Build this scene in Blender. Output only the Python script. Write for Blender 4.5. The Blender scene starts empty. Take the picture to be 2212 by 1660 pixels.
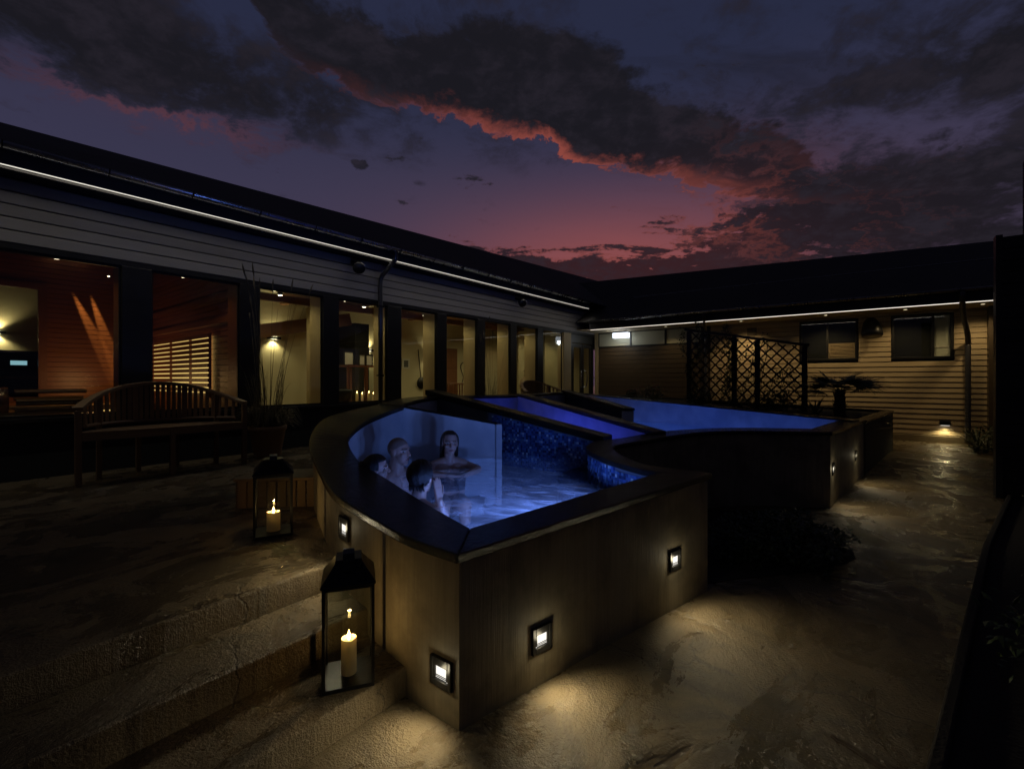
import bpy, bmesh, math, random
from mathutils import Vector, Matrix, geometry, noise as mnoise

SC = bpy.context.scene
COL = SC.collection
random.seed(7)
SI, CO = 0.6182, 0.7860          # courtyard axes: X along the right wing, Y along the glazed wing

# ------------------------------------------------------------------ camera
cam_d = bpy.data.cameras.new('camera')
cam_d.sensor_fit = 'HORIZONTAL'; cam_d.sensor_width = 36.0
cam_d.lens = 36.0 * 993 / 2212
cam_d.shift_y = -12 / 2212
cam_d.clip_start = 0.05; cam_d.clip_end = 500
cam = bpy.data.objects.new('camera', cam_d); COL.objects.link(cam)
cam.location = (0, 0, 1.55)
cam.rotation_euler = (math.pi / 2, 0, math.asin(SI))
SC.camera = cam
SC.view_settings.view_transform = 'Standard'
SC.view_settings.look = 'None'
SC.view_settings.exposure = 0.0
SC.view_settings.gamma = 1.0
SC.view_settings.use_curve_mapping = False
SC.render.engine = 'CYCLES'
cy = SC.cycles
cy.use_denoising = True
cy.max_bounces = 7; cy.diffuse_bounces = 3; cy.glossy_bounces = 3
cy.transparent_max_bounces = 12; cy.transmission_bounces = 3
cy.sample_clamp_indirect = 3.0
cy.caustics_reflective = False; cy.caustics_refractive = False
cy.use_adaptive_sampling = True; cy.adaptive_threshold = 0.012


# ------------------------------------------------------------------ node expression helper
class NV:
    """a socket with arithmetic"""
    def __init__(s, t, sock): s.t = t; s.s = sock
    def _m(s, op, *a, clamp=False):
        n = s.t.nodes.new('ShaderNodeMath'); n.operation = op; n.use_clamp = clamp
        for i, q in enumerate((s,) + a):
            if isinstance(q, NV): s.t.links.new(q.s, n.inputs[i])
            else: n.inputs[i].default_value = float(q)
        return NV(s.t, n.outputs[0])
    def __add__(s, o): return s._m('ADD', o)
    __radd__ = __add__
    def __mul__(s, o): return s._m('MULTIPLY', o)
    __rmul__ = __mul__
    def __sub__(s, o): return s._m('SUBTRACT', o)
    def __rsub__(s, o): return (s * -1) + o
    def __truediv__(s, o): return s._m('DIVIDE', o)
    def clamp(s): return s._m('ADD', 0.0, clamp=True)
    def pow(s, p): return s._m('POWER', p)
    def max(s, p): return s._m('MAXIMUM', p)
    def min(s, p): return s._m('MINIMUM', p)
    def abs(s): return s._m('ABSOLUTE')
    def step(s, lo, hi, a=0.0, b=1.0):
        n = s.t.nodes.new('ShaderNodeMapRange'); n.interpolation_type = 'SMOOTHSTEP'
        s.t.links.new(s.s, n.inputs[0])
        for i, q in enumerate((lo, hi, a, b)):
            if isinstance(q, NV): s.t.links.new(q.s, n.inputs[i + 1])
            else: n.inputs[i + 1].default_value = q
        return NV(s.t, n.outputs[0])

def gauss(x, c, w):                      # exp(-((x-c)/w)^2)
    d = (x - c) / w
    return (d * d * -1.0)._m('EXPONENT')

def mixc(t, f, a, b):
    n = t.nodes.new('ShaderNodeMix'); n.data_type = 'RGBA'; n.clamp_factor = True
    if isinstance(f, NV): t.links.new(f.s, n.inputs[0])
    else: n.inputs[0].default_value = f
    for i, q in ((6, a), (7, b)):
        if isinstance(q, NV): t.links.new(q.s, n.inputs[i])
        else: n.inputs[i].default_value = (*q, 1)
    return NV(t, n.outputs[2])

def noise(t, vec, scale, detail=4, rough=0.55, dist=0.0, out=0):
    n = t.nodes.new('ShaderNodeTexNoise')
    n.inputs['Scale'].default_value = scale; n.inputs['Detail'].default_value = detail
    n.inputs['Roughness'].default_value = rough; n.inputs['Distortion'].default_value = dist
    if vec is not None: t.links.new(vec.s, n.inputs['Vector'])
    return NV(t, n.outputs[out])

def comb(t, x, y, z):
    n = t.nodes.new('ShaderNodeCombineXYZ')
    for i, q in enumerate((x, y, z)):
        if isinstance(q, NV): t.links.new(q.s, n.inputs[i])
        else: n.inputs[i].default_value = q
    return NV(t, n.outputs[0])

def sep(t, v):
    n = t.nodes.new('ShaderNodeSeparateXYZ'); t.links.new(v.s, n.inputs[0])
    return [NV(t, o) for o in n.outputs]


# ------------------------------------------------------------------ dusk sky
def build_world():
    w = bpy.data.worlds.new('World'); SC.world = w; w.use_nodes = True
    t = w.node_tree; t.nodes.clear()
    out = t.nodes.new('ShaderNodeOutputWorld'); bg = t.nodes.new('ShaderNodeBackground')
    tc = t.nodes.new('ShaderNodeTexCoord')
    X, Y, Z = sep(t, NV(t, tc.outputs['Generated']))
    lat = X * CO + Y * SI                       # compass bearing measured from the sunset side
    fw = Y * CO - X * SI
    az = lat._m('ARCTAN2', fw)
    el = Z._m('ARCSINE')
    dirv = comb(t, lat, fw, Z)
    # cloud deck: plane-projected fractal noise
    k = Z.max(0.0) + 0.22
    px, py = lat / k, fw / k
    pv = comb(t, px, py, 0.0)
    n1 = noise(t, pv, 2.1, 6, 0.58, 0.5)
    pv2 = comb(t, px * 1.0 + 5.0, py * 1.0 + 2.0, 0.35)
    n2 = noise(t, pv2, 6.5, 6, 0.66, 0.3)
    n3 = noise(t, comb(t, px * 0.45 + 9, py * 1.6, 0.8), 5.0, 5, 0.62, 0.4)
    ragged = (n1 - 0.5) * 0.09 + (n2 - 0.5) * 0.075
    elr = el + ragged

    def fcurve(pts):                            # bearing -> elevation
        n = t.nodes.new('ShaderNodeFloatCurve'); c = n.mapping.curves[0]
        while len(c.points) > 2: c.points.remove(c.points[1])
        pts = [((a + 1.0) / 2.0, e) for a, e in pts]
        c.points[0].location = pts[0]; c.points[-1].location = pts[-1]
        for p in pts[1:-1]: c.points.new(*p)
        n.mapping.update()
        t.links.new((((az + 1.0) * 0.5).clamp()).s, n.inputs['Value'])
        return NV(t, n.outputs[0])
    low = fcurve([(-1, .70), (-.60, .66), (-.45, .555), (-.335, .525), (-.238, .515), (-.10, .495), (.063, .470), (.155, .428),
                  (.26, .398), (.407, .372), (.482, .335), (.60, .30), (1, .28)])
    high = fcurve([(-1, .70), (-.60, .67), (-.47, .66), (-.388, .635), (-.205, .66), (-.05, .68), (.08, .66), (.20, .60), (.288, .545),
                   (.42, .50), (.52, .47), (.62, .36), (1, .30)])
    band = elr.step(low - 0.012, low + 0.030) * (1.0 - (el + (n1 - 0.5) * 0.30 + (n2 - 0.5) * 0.22).step(high - 0.06, high + 0.05))
    n4 = noise(t, comb(t, px + 1.7, py + 4.2, 0.6), 17.0, 5, 0.62, 0.2)
    band = (band * 0.80 + (n1 - 0.5) * 0.55 + (n2 - 0.5) * 0.75 + (n4 - 0.5) * 0.30).step(0.20, 0.60)
    # smaller cloud groups, each a soft patch that thresholds the noise
    upl = gauss(az, -.70, .24) * gauss(el, .485, .075) + gauss(az, -.80, .14) * gauss(el, .56, .08)
    right = gauss(az, .80, .22) * gauss(el, .43, .12) * 0.6 + gauss(az, .60, .18) * gauss(el, .29, .07) + gauss(az, .76, .22) * gauss(el, .24, .09) * 1.1
    hor = gauss(az, .28, .30) * gauss(el, .205, .050) * 1.15 + gauss(az, -.03, .13) * gauss(el, .245, .030) + gauss(az, .55, .16) * gauss(el, .28, .07)
    azw, elw = az + (n2 - 0.5) * 0.055 + (n4 - 0.5) * 0.03, el + (n3 - 0.5) * 0.03 + (n4 - 0.5) * 0.03
    small = gauss(azw, -.317, .016) * gauss(elw, .4195, .011) * 1.5 + gauss(azw, -.20, .028) * gauss(el, .395, .011) * 0.75
    behind = (az.abs()).step(1.0, 1.5) * 0.5
    over = el.step(0.72, 0.95)  # unseen overhead cloud cover, added to dim the ambient sky light
    scat = el.step(0.36, 0.46) * 0.42 + gauss(az, -.45, .22) * gauss(el, .52, .06) * 0.35
    patch = (upl * 0.75 + right * 1.0 + behind + scat).max(over)
    cl2 = (patch * 0.60 + (n1 - 0.5) * 1.15 + (n2 - 0.5) * 1.35 + (n4 - 0.5) * 0.40).step(0.18, 0.66) * (1.0 - gauss(az, -.12, .30) * gauss(el, .40, .045))
    cl3 = (hor * 0.66 + (n3 - 0.5) * 1.5 + (n2 - 0.5) * 1.5 + (n4 - 0.5) * 0.4).step(0.26, 0.46)
    cl4 = (small + (n2 - 0.5) * 1.2).step(0.45, 0.95)
    wisps = (n3 - 0.46).step(0.0, 0.25) * (el.step(0.30, 0.42)) * (az.step(0.1, 0.5)) * 0.55
    cloud = (band.max(cl2).max(cl3).max(cl4 * 0.9).max(wisps)).clamp()
    # clear-sky colour: blue overhead, mauve, rose over the set sun
    glow = gauss(az, .22, .33) * gauss(el, .22, .115)
    warm = gauss(az, .18, .55) * (1.0 - el.step(0.22, 0.52))
    c = mixc(t, el.step(0.30, 0.62), (.044, .041, .082), (.022, .026, .058))
    c = mixc(t, warm * 0.70, c, (.088, .054, .088))
    c = mixc(t, glow * 1.05, c, (.29, .080, .082))
    streak = (n3 - 0.5) * 1.1
    c = mixc(t, (glow * (streak + 0.25)).clamp() * 0.6, c, (.11, .045, .06))
    # cloud colour: dark slate, thin parts let the sky through
    dark = mixc(t, glow * 0.9, (.0105, .0098, .0135), (.034, .013, .017))
    dark = mixc(t, (n2 * 0.6 + n4 * 0.4).step(0.44, 0.66) * 0.7, dark, (.024, .020, .029))
    sky = mixc(t, cloud * 0.97, c, dark)
    # lit lower rims of the clouds
    redw = gauss(az, .10, .29) * 1.0
    rim = band.step(0.05, 0.55) * (1.0 - (el + (n2 - 0.5) * 0.10 + (n4 - 0.5) * 0.05).step(low + 0.000, low + 0.036)) * redw * 0.75
    rim2 = gauss(cl3, 0.35, 0.22) * glow * 0.55 + gauss(cl2, 0.3, 0.2) * gauss(el, .425, .03) * gauss(az, -.65, .16) * 0.24
    rim3 = gauss(wisps.max(cl2), 0.3, 0.2) * gauss(az, .45, .14) * gauss(el, .30, .10) * 0.35
    sky = mixc(t, (rim * 1.35 + rim2 + rim3).clamp(), sky, (.275, .064, .050))
    east = 1.0 - az.abs().step(0.9, 2.2) * 0.75      # the side away from the set sun is darker
    sky = mixc(t, east, (.004, .004, .007), sky)
    # physical twilight sky underneath everything
    st = t.nodes.new('ShaderNodeTexSky'); st.sky_type = 'NISHITA'; st.sun_disc = False
    st.sun_elevation = math.radians(-4); st.sun_rotation = math.radians(27)
    add = t.nodes.new('ShaderNodeMix'); add.data_type = 'RGBA'; add.blend_type = 'ADD'
    add.inputs[0].default_value = 0.004
    t.links.new(sky.s, add.inputs[6]); t.links.new(st.outputs[0], add.inputs[7])
    # below the horizon: dim ground tone
    gm = mixc(t, Z.step(-0.06, 0.0), (.012, .011, .012), NV(t, add.outputs[2]))
    t.links.new(gm.s, bg.inputs[0]); bg.inputs[1].default_value = 0.92
    t.links.new(bg.outputs[0], out.inputs[0])
    w.cycles.sampling_method = 'MANUAL'; w.cycles.sample_map_resolution = 256
build_world()

sun_d = bpy.data.lights.new('sun', 'SUN'); sun_d.energy = 0.012; sun_d.angle = math.radians(12)
sun_d.color = (1, .55, .45)
sun = bpy.data.objects.new('sun', sun_d); COL.objects.link(sun)
_sd = Vector((-0.45, 0.86, 0.16))            # towards the afterglow
sun.rotation_euler = _sd.to_track_quat('Z', 'Y').to_euler()


# ------------------------------------------------------------------ mesh helpers
def P(l, d, z=None):                         # plan position: l metres right, d metres out on the terrace axis
    x, y = l * CO - d * SI, l * SI + d * CO
    return Vector((x, y)) if z is None else Vector((x, y, z))

def origin(o):
    v = Vector((0, 0, 0))
    while o is not None:
        v += o.location; o = o.parent
    return v

def tag(o, label=None, cat=None, group=None, kind=None):
    if label: o['label'] = label
    if cat: o['category'] = cat
    if group: o['group'] = group
    if kind: o['kind'] = kind
    return o

def thing(name, loc, label, cat, group=None):
    o = bpy.data.objects.new(name, None); COL.objects.link(o)
    o.empty_display_size = 0.1
    o.location = loc
    return tag(o, label, cat, group)

class MB:
    def __init__(s): s.v = []; s.f = []; s.m = []; s.c = None
    def quad(s, *p):
        n = len(s.v); s.v += [Vector(q) for q in p]; s.f.append(tuple(range(n, n + len(p)))); return s
    def box(s, x0, x1, y0, y1, z0, z1):
        n = len(s.v)
        s.v += [Vector(q) for q in ((x0, y0, z0), (x1, y0, z0), (x1, y1, z0), (x0, y1, z0), (x0, y0, z1), (x1, y0, z1), (x1, y1, z1), (x0, y1, z1))]
        s.f += [tuple(n + i for i in q) for q in ((0, 3, 2, 1), (4, 5, 6, 7), (0, 1, 5, 4), (1, 2, 6, 5), (2, 3, 7, 6), (3, 0, 4, 7))]
        return s
    def obox(s, c, ax, ay, az):              # centre and three half-axis vectors
        n = len(s.v); c, ax, ay, az = map(Vector, (c, ax, ay, az))
        for k in (-1, 1):
            for a, b in ((-1, -1), (1, -1), (1, 1), (-1, 1)):
                s.v.append(c + ax * a + ay * b + az * k)
        s.f += [tuple(n + i for i in q) for q in ((0, 3, 2, 1), (4, 5, 6, 7), (0, 1, 5, 4), (1, 2, 6, 5), (2, 3, 7, 6), (3, 0, 4, 7))]
        return s
    def bar(s, a, b, w, h, up=(0, 0, 1)):    # rectangular bar from a to b
        a, b = Vector(a), Vector(b); d = (b - a); L = d.length; d.normalize()
        u = Vector(up); sx = d.cross(u)
        if sx.length < 1e-4: sx = d.cross(Vector((1, 0, 0)))
        sx.normalize(); sz = sx.cross(d)
        return s.obox((a + b) / 2, d * L / 2, sx * w / 2, sz * h / 2)
    def tube(s, pts, r, n=8, cap=True):
        pts = [Vector(p) for p in pts]
        rr = r if isinstance(r, (list, tuple)) else [r] * len(pts)
        base = len(s.v); prev = None
        for i, p in enumerate(pts):
            d = (pts[min(i + 1, len(pts) - 1)] - pts[max(i - 1, 0)])
            if d.length < 1e-9: d = Vector((0, 0, 1))
            d.normalize()
            if prev is None:
                ref = Vector((0, 0, 1)) if abs(d.z) < 0.9 else Vector((1, 0, 0))
                x = d.cross(ref).normalized()
            else:
                x = prev - d * prev.dot(d)
                x = x.normalized() if x.length > 1e-6 else d.orthogonal().normalized()
            prev = x; y = d.cross(x)
            for k in range(n):
                a = 2 * math.pi * k / n
                s.v.append(p + (x * math.cos(a) + y * math.sin(a)) * rr[i])
        for i in range(len(pts) - 1):
            for k in range(n):
                a, b = base + i * n + k, base + i * n + (k + 1) % n
                s.f.append((a, b, b + n, a + n))
        if cap:
            s.f.append(tuple(base + k for k in reversed(range(n))))
            s.f.append(tuple(base + (len(pts) - 1) * n + k for k in range(n)))
        return s
    def lathe(s, prof, c, n=24, sy=1.0):
        base = len(s.v); c = Vector(c)
        for r, z in prof:
            for k in range(n):
                a = 2 * math.pi * k / n
                s.v.append(c + Vector((r * math.cos(a), r * sy * math.sin(a), z)))
        for i in range(len(prof) - 1):
            for k in range(n):
                a, b = base + i * n + k, base + i * n + (k + 1) % n
                s.f.append((a, b, b + n, a + n))
        s.f.append(tuple(base + k for k in reversed(range(n))))
        s.f.append(tuple(base + (len(prof) - 1) * n + k for k in range(n)))
        return s
    def sphere(s, c, r, n=10, m=7, sc=(1, 1, 1)):
        c = Vector(c); base = len(s.v)
        s.v.append(c + Vector((0, 0, r * sc[2])))
        for i in range(1, m):
            ph = math.pi * i / m
            for k in range(n):
                a = 2 * math.pi * k / n
                s.v.append(c + Vector((r * sc[0] * math.sin(ph) * math.cos(a), r * sc[1] * math.sin(ph) * math.sin(a), r * sc[2] * math.cos(ph))))
        s.v.append(c + Vector((0, 0, -r * sc[2])))
        e = len(s.v) - 1
        for k in range(n):
            s.f.append((base, base + 1 + k, base + 1 + (k + 1) % n))
            for i in range(m - 2):
                a, b = base + 1 + i * n + k, base + 1 + i * n + (k + 1) % n
                s.f.append((a, a + n, b + n, b))
            o = base + 1 + (m - 2) * n
            s.f.append((o + k, e, o + (k + 1) % n))
        return s
    def poly_prism(s, pts, z0, z1):          # pts: 2D outline
        n = len(pts); base = len(s.v)
        z0 = z0 if isinstance(z0, (list, tuple)) else [z0] * n
        z1 = z1 if isinstance(z1, (list, tuple)) else [z1] * n
        s.v += [Vector((p[0], p[1], z)) for p, z in zip(pts, z0)] + [Vector((p[0], p[1], z)) for p, z in zip(pts, z1)]
        tris = geometry.tessellate_polygon([[Vector((p[0], p[1], 0)) for p in pts]])
        for a, b, c in tris:
            nz = (Vector(pts[b]) - Vector(pts[a])).to_2d().to_3d().cross((Vector(pts[c]) - Vector(pts[a])).to_2d().to_3d()).z
            if nz < 0: b, c = c, b
            s.f.append((base + n + a, base + n + b, base + n + c)); s.f.append((base + a, base + c, base + b))
        for i in range(n):
            j = (i + 1) % n; s.f.append((base + i, base + j, base + n + j, base + n + i))
        return s
    def build(s, name, mat, parent=None, smooth=False, bevel=0.0, segs=2, mats=None):
        me = bpy.data.meshes.new(name)
        off = origin(parent) if parent is not None else Vector((0, 0, 0))
        me.from_pydata([tuple(v - off) for v in s.v], [], s.f)
        bm = bmesh.new(); bm.from_mesh(me); bmesh.ops.recalc_face_normals(bm, faces=bm.faces)
        bm.to_mesh(me); bm.free()
        for q in (mats or [mat]): me.materials.append(q)
        if s.m:
            for p, i in zip(me.polygons, s.m): p.material_index = i
        if smooth:
            for p in me.polygons: p.use_smooth = True
        me.update()
        o = bpy.data.objects.new(name, me); COL.objects.link(o)
        if parent is not None: o.parent = parent
        if bevel > 0:
            b = o.modifiers.new('bevel', 'BEVEL'); b.width = bevel; b.segments = segs; b.limit_method = 'ANGLE'
        return o

def rebase(o):
    """give a top-level one-mesh thing an origin at its own base"""
    me = o.data; xs = [v.co for v in me.vertices]
    c = Vector(((min(v.x for v in xs) + max(v.x for v in xs)) / 2, (min(v.y for v in xs) + max(v.y for v in xs)) / 2, min(v.z for v in xs)))
    me.transform(Matrix.Translation(-c)); o.location = o.location + c
    return o

def copy_tree(o, loc=None, rz=None, label=None):
    c = o.copy(); COL.objects.link(c)
    for ch in list(o.children):
        d = ch.copy(); COL.objects.link(d); d.parent = c
        for g in list(ch.children):
            h = g.copy(); COL.objects.link(h); h.parent = d
    if loc is not None: c.location = loc
    if rz is not None: c.rotation_euler = (0, 0, rz)
    if label: c['label'] = label
    return c

def lamp(name, kind, loc, power, color, parent=None, radius=0.03, aim=None, cone=90, blend=0.5, size=None):
    d = bpy.data.lights.new(name, kind); d.energy = power; d.color = color
    if kind in ('POINT', 'SPOT'): d.shadow_soft_size = radius
    if kind == 'SPOT': d.spot_size = math.radians(cone); d.spot_blend = blend
    if kind == 'AREA':
        d.shape = 'RECTANGLE'; d.size, d.size_y = size
    o = bpy.data.objects.new(name, d); COL.objects.link(o)
    off = origin(parent) if parent is not None else Vector((0, 0, 0))
    o.location = Vector(loc) - off
    if aim is not None: o.rotation_euler = (-Vector(aim)).to_track_quat('Z', 'Y').to_euler()
    if parent is not None: o.parent = parent
    return o

def crom(pts, n):
    """Catmull-Rom through tuples of floats"""
    out = []
    for i in range(len(pts) - 1):
        p0, p1, p2, p3 = pts[max(i - 1, 0)], pts[i], pts[i + 1], pts[min(i + 2, len(pts) - 1)]
        for k in range(n):
            t = k / n
            out.append(tuple(0.5 * ((2 * b) + (-a + c) * t + (2 * a - 5 * b + 4 * c - d) * t * t + (-a + 3 * b - 3 * c + d) * t ** 3)
                             for a, b, c, d in zip(p0, p1, p2, p3)))
    out.append(tuple(pts[-1]))
    return out


# ------------------------------------------------------------------ materials
M = {}
def mat(name, fn):
    m = bpy.data.materials.new(name); m.use_nodes = True
    t = m.node_tree; b = t.nodes['Principled BSDF']
    geo = t.nodes.new('ShaderNodeNewGeometry'); tc = t.nodes.new('ShaderNodeTexCoord')
    fn(t, b, NV(t, geo.outputs['Position']), NV(t, tc.outputs['Object']))
    M[name] = m
    return m

def setp(t, b, **k):
    names = dict(col='Base Color', rough='Roughness', metal='Metallic', spec='Specular IOR Level', alpha='Alpha', normal='Normal', sss='Subsurface Weight', coat='Coat Weight', emi='Emission Strength', emc='Emission Color')
    for q, v in k.items():
        i = b.inputs[names[q]]
        if isinstance(v, NV): t.links.new(v.s, i)
        elif isinstance(v, tuple): i.default_value = (*v, 1)
        else: i.default_value = v

def bump(t, h, strength=0.3, dist=0.02, prev=None):
    n = t.nodes.new('ShaderNodeBump'); n.inputs['Strength'].default_value = strength; n.inputs['Distance'].default_value = dist
    t.links.new(h.s, n.inputs['Height'])
    if prev is not None: t.links.new(prev.s, n.inputs['Normal'])
    return NV(t, n.outputs[0])

def plain(name, col, rough=0.6, metal=0.0, var=0.15, scale=6.0, bstr=0.0, stretch=(1, 1, 1), bscale=40, spec=0.5):
    def fn(t, b, pos, ob):
        x, y, z = sep(t, pos)
        v = comb(t, x * stretch[0], y * stretch[1], z * stretch[2])
        n = noise(t, v, scale, 5)
        c = mixc(t, n, tuple(q * (1 - var) for q in col), tuple(min(1, q * (1 + var)) for q in col))
        setp(t, b, col=c, rough=(n - 0.5) * 0.25 + rough, metal=metal, spec=spec)
        if bstr: setp(t, b, normal=bump(t, noise(t, v, bscale, 4), bstr, 0.01))
    return mat(name, fn)

def emit(name, col, strength):
    def fn(t, b, pos, ob):
        setp(t, b, col=(0, 0, 0), emc=col, emi=strength, rough=0.5)
    return mat(name, fn)

WARM = (1.0, .84, .44)

def _ground(t, b, pos, ob):
    x, y, z = sep(t, pos)
    big = noise(t, pos, 0.9, 6, 0.6)
    mid = noise(t, pos, 5.0, 6, 0.65, 0.6)
    fine = noise(t, pos, 75, 4, 0.7)
    wet = noise(t, comb(t, x * 1.3 + 4, y * 0.8, 0.2), 1.7, 7, 0.70, 0.8)
    # stamped slate: broad cleft ridges
    vor = t.nodes.new('ShaderNodeTexVoronoi'); vor.feature = 'DISTANCE_TO_EDGE'; vor.inputs['Scale'].default_value = 0.62
    wv = comb(t, x + (mid - 0.5) * 0.35, y + (big - 0.5) * 0.6, 0.0); t.links.new(wv.s, vor.inputs['Vector'])
    crack = (1.0 - NV(t, vor.outputs['Distance']).step(0.0, 0.007)) * noise(t, pos, 1.4, 3).step(0.42, 0.54)
    cleft = noise(t, comb(t, x * 2.2 + y * 1.1, y * 0.9 - x * 0.5, 0.0), 4.2, 6, 0.68, 0.7)
    c = mixc(t, mid, (.100, .072, .036), (.225, .168, .090))
    c = mixc(t, big.step(0.45, 0.75) * 0.5, c, (.085, .070, .046))
    c = mixc(t, crack * 0.6, c, (.04, .033, .022))
    wets = wet.step(0.42, 0.58)
    blot = noise(t, comb(t, x + 11, y * 1.2, 0.5), 2.3, 6, 0.68, 0.9)
    c = mixc(t, blot.step(0.48, 0.66) * 0.62, c, (.045, .034, .020))
    pud = noise(t, comb(t, x * 0.9 + 2.2, y * 1.1 + 7.5, 0.9), 1.35, 5, 0.60, 0.5).step(0.55, 0.68)
    gn = t.nodes.new('ShaderNodeNewGeometry'); pud = pud * sep(t, NV(t, gn.outputs['True Normal']))[2].step(0.6, 0.9)
    c = mixc(t, (wets * 0.45).max(pud * 0.6), c, (.050, .039, .024))
    r = (0.50 - wets * 0.37 + (fine - 0.5) * 0.2) * (1.0 - pud * 0.82)
    h = cleft * 0.60 + fine * 0.50 + mid * 0.26 - crack * 0.16
    nrm = bump(t, h * (1.0 - pud * 0.93), 0.85, 0.035)
    setp(t, b, col=c, rough=r, normal=nrm, spec=0.5)
mat('stamped_concrete', _ground)

def _wall(t, b, pos, ob):
    x, y, z = sep(t, pos)
    s = noise(t, comb(t, x * 55, y * 55, z * 1.6), 1.0, 5, 0.6)
    n = noise(t, pos, 3.0, 6, 0.6)
    f = noise(t, comb(t, x * 160, y * 160, z * 6), 1.0, 3)
    drip = noise(t, comb(t, x * 6, y * 6, z * 0.8), 1.0, 5, 0.65, 0.4)
    c = mixc(t, s.step(0.2, 0.8), (.235, .205, .138), (.315, .278, .190))
    c = mixc(t, n.step(0.40, 0.66) * 0.75, c, (.135, .112, .072))
    c = mixc(t, drip.step(0.50, 0.72) * 0.5, c, (.11, .088, .056))
    setp(t, b, col=c, rough=0.72, normal=bump(t, s * 0.6 + f * 0.5 + n * 0.4, 0.35, 0.008))
mat('streaked_render', _wall)

def _granite(t, b, pos, ob):
    f = noise(t, pos, 75, 3, 0.75); m = noise(t, pos, 14, 5)
    c = mixc(t, f.step(0.5, 0.8), (.005, .005, .005), (.022, .020, .017))
    setp(t, b, col=c, rough=0.13 + (m - 0.5) * 0.16, normal=bump(t, f * 1.6 + m * 0.6, 1.0, 0.012), spec=0.34)
mat('granite', _granite)

def _plaster(t, b, pos, ob):
    n = noise(t, pos, 2.5, 5); f = noise(t, pos, 60, 3)
    c = mixc(t, n.step(0.3, 0.7), (.46, .50, .55), (.70, .72, .74))
    setp(t, b, col=c, rough=0.5, normal=bump(t, f, 0.12, 0.004))
mat('pool_plaster', _plaster)

def _tile(t, b, pos, ob):
    a = t.nodes.new('ShaderNodeAttribute'); a.attribute_name = 'tilecol'
    setp(t, b, col=NV(t, a.outputs['Color']), rough=0.12, spec=0.6)
mat('mosaic', _tile)
plain('grout', (.10, .12, .15), 0.8)
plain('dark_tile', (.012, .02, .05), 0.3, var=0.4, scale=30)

def fresnel(t, ior):
    # thin sheet: same reflectance from both sides, no total internal reflection
    g = t.nodes.new('ShaderNodeNewGeometry'); fr = t.nodes.new('ShaderNodeFresnel')
    bf = NV(t, g.outputs['Backfacing'])
    t.links.new((bf * (1.0 / ior - ior) + ior).s, fr.inputs[0])
    return fr

def _water(t, b, pos, ob):
    t.nodes.remove(b)
    out = t.nodes['Material Output']
    x, y, z = sep(t, pos)
    rip = noise(t, comb(t, x * 1.0, y * 1.0, 0.0), 5.0, 4, 0.5, 0.6)
    swell = noise(t, comb(t, x * 1.0 + 3, y * 0.6, 0.0), 2.2, 3, 0.5, 0.8)
    nb = bump(t, rip * 0.25 + swell * 1.0, 0.55, 0.035)
    tr = t.nodes.new('ShaderNodeBsdfTransparent'); tr.inputs[0].default_value = (.62, .78, .95, 1)
    gl = t.nodes.new('ShaderNodeBsdfGlossy'); gl.inputs['Roughness'].default_value = 0.03
    fr = fresnel(t, 1.33)
    t.links.new(nb.s, gl.inputs['Normal']); t.links.new(nb.s, fr.inputs['Normal'])
    # slightly milky water: part of the light scatters at the surface
    tl = t.nodes.new('ShaderNodeBsdfTranslucent'); tl.inputs[0].default_value = (.50, .62, .80, 1)
    t.links.new(nb.s, tl.inputs['Normal'])
    m0 = t.nodes.new('ShaderNodeMixShader')
    streak = noise(t, comb(t, x * 1.0 + y * 0.4, y * 3.0 - x * 1.0, 0.3), 2.4, 5, 0.55, 1.6)  # dark ripple reflections put into the scatter mix as streaks
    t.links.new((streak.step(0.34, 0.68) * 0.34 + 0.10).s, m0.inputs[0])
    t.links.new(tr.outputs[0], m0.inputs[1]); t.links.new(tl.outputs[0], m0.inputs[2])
    mx = t.nodes.new('ShaderNodeMixShader')
    t.links.new(fr.outputs[0], mx.inputs[0]); t.links.new(m0.outputs[0], mx.inputs[1]); t.links.new(gl.outputs[0], mx.inputs[2])
    t.links.new(mx.outputs[0], out.inputs[0])
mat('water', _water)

def _glass(t, b, pos, ob):
    t.nodes.remove(b); out = t.nodes['Material Output']
    tr = t.nodes.new('ShaderNodeBsdfTransparent'); tr.inputs[0].default_value = (.93, .95, .93, 1)
    gl = t.nodes.new('ShaderNodeBsdfGlossy'); gl.inputs['Roughness'].default_value = 0.004
    fr = fresnel(t, 1.5)
    mx = t.nodes.new('ShaderNodeMixShader')
    t.links.new(fr.outputs[0], mx.inputs[0]); t.links.new(tr.outputs[0], mx.inputs[1]); t.links.new(gl.outputs[0], mx.inputs[2])
    t.links.new(mx.outputs[0], out.inputs[0])
mat('glass', _glass)

def wood(name, a, bcol, axis='y', rough=0.5, bs=0.3):
    def fn(t, b, pos, ob):
        x, y, z = sep(t, pos)
        k = {'x': (1.2, 16, 16), 'y': (16, 1.2, 16), 'z': (16, 16, 1.2)}[axis]
        v = comb(t, x * k[0], y * k[1], z * k[2])
        n = noise(t, v, 1.6, 5, 0.6, 0.8); f = noise(t, v, 9, 3)
        c = mixc(t, n, a, bcol)
        setp(t, b, col=c, rough=rough + (f - 0.5) * 0.2, normal=bump(t, n * 0.5 + f, bs, 0.004))
    return mat(name, fn)
wood('siding_grey', (.215, .205, .205), (.31, .295, .29), 'y', 0.6)
wood('siding_cream', (.36, .27, .155), (.50, .39, .235), 'x', 0.6)
wood('siding_dark', (.055, .038, .022), (.095, .066, .038), 'x', 0.55)
wood('teak', (.13, .078, .038), (.25, .155, .078), 'y', 0.5, 0.5)
wood('teak_upright', (.12, .070, .034), (.23, .14, .070), 'z', 0.5, 0.5)
wood('deck_wood', (.20, .125, .055), (.32, .21, .10), 'z', 0.55)
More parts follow.
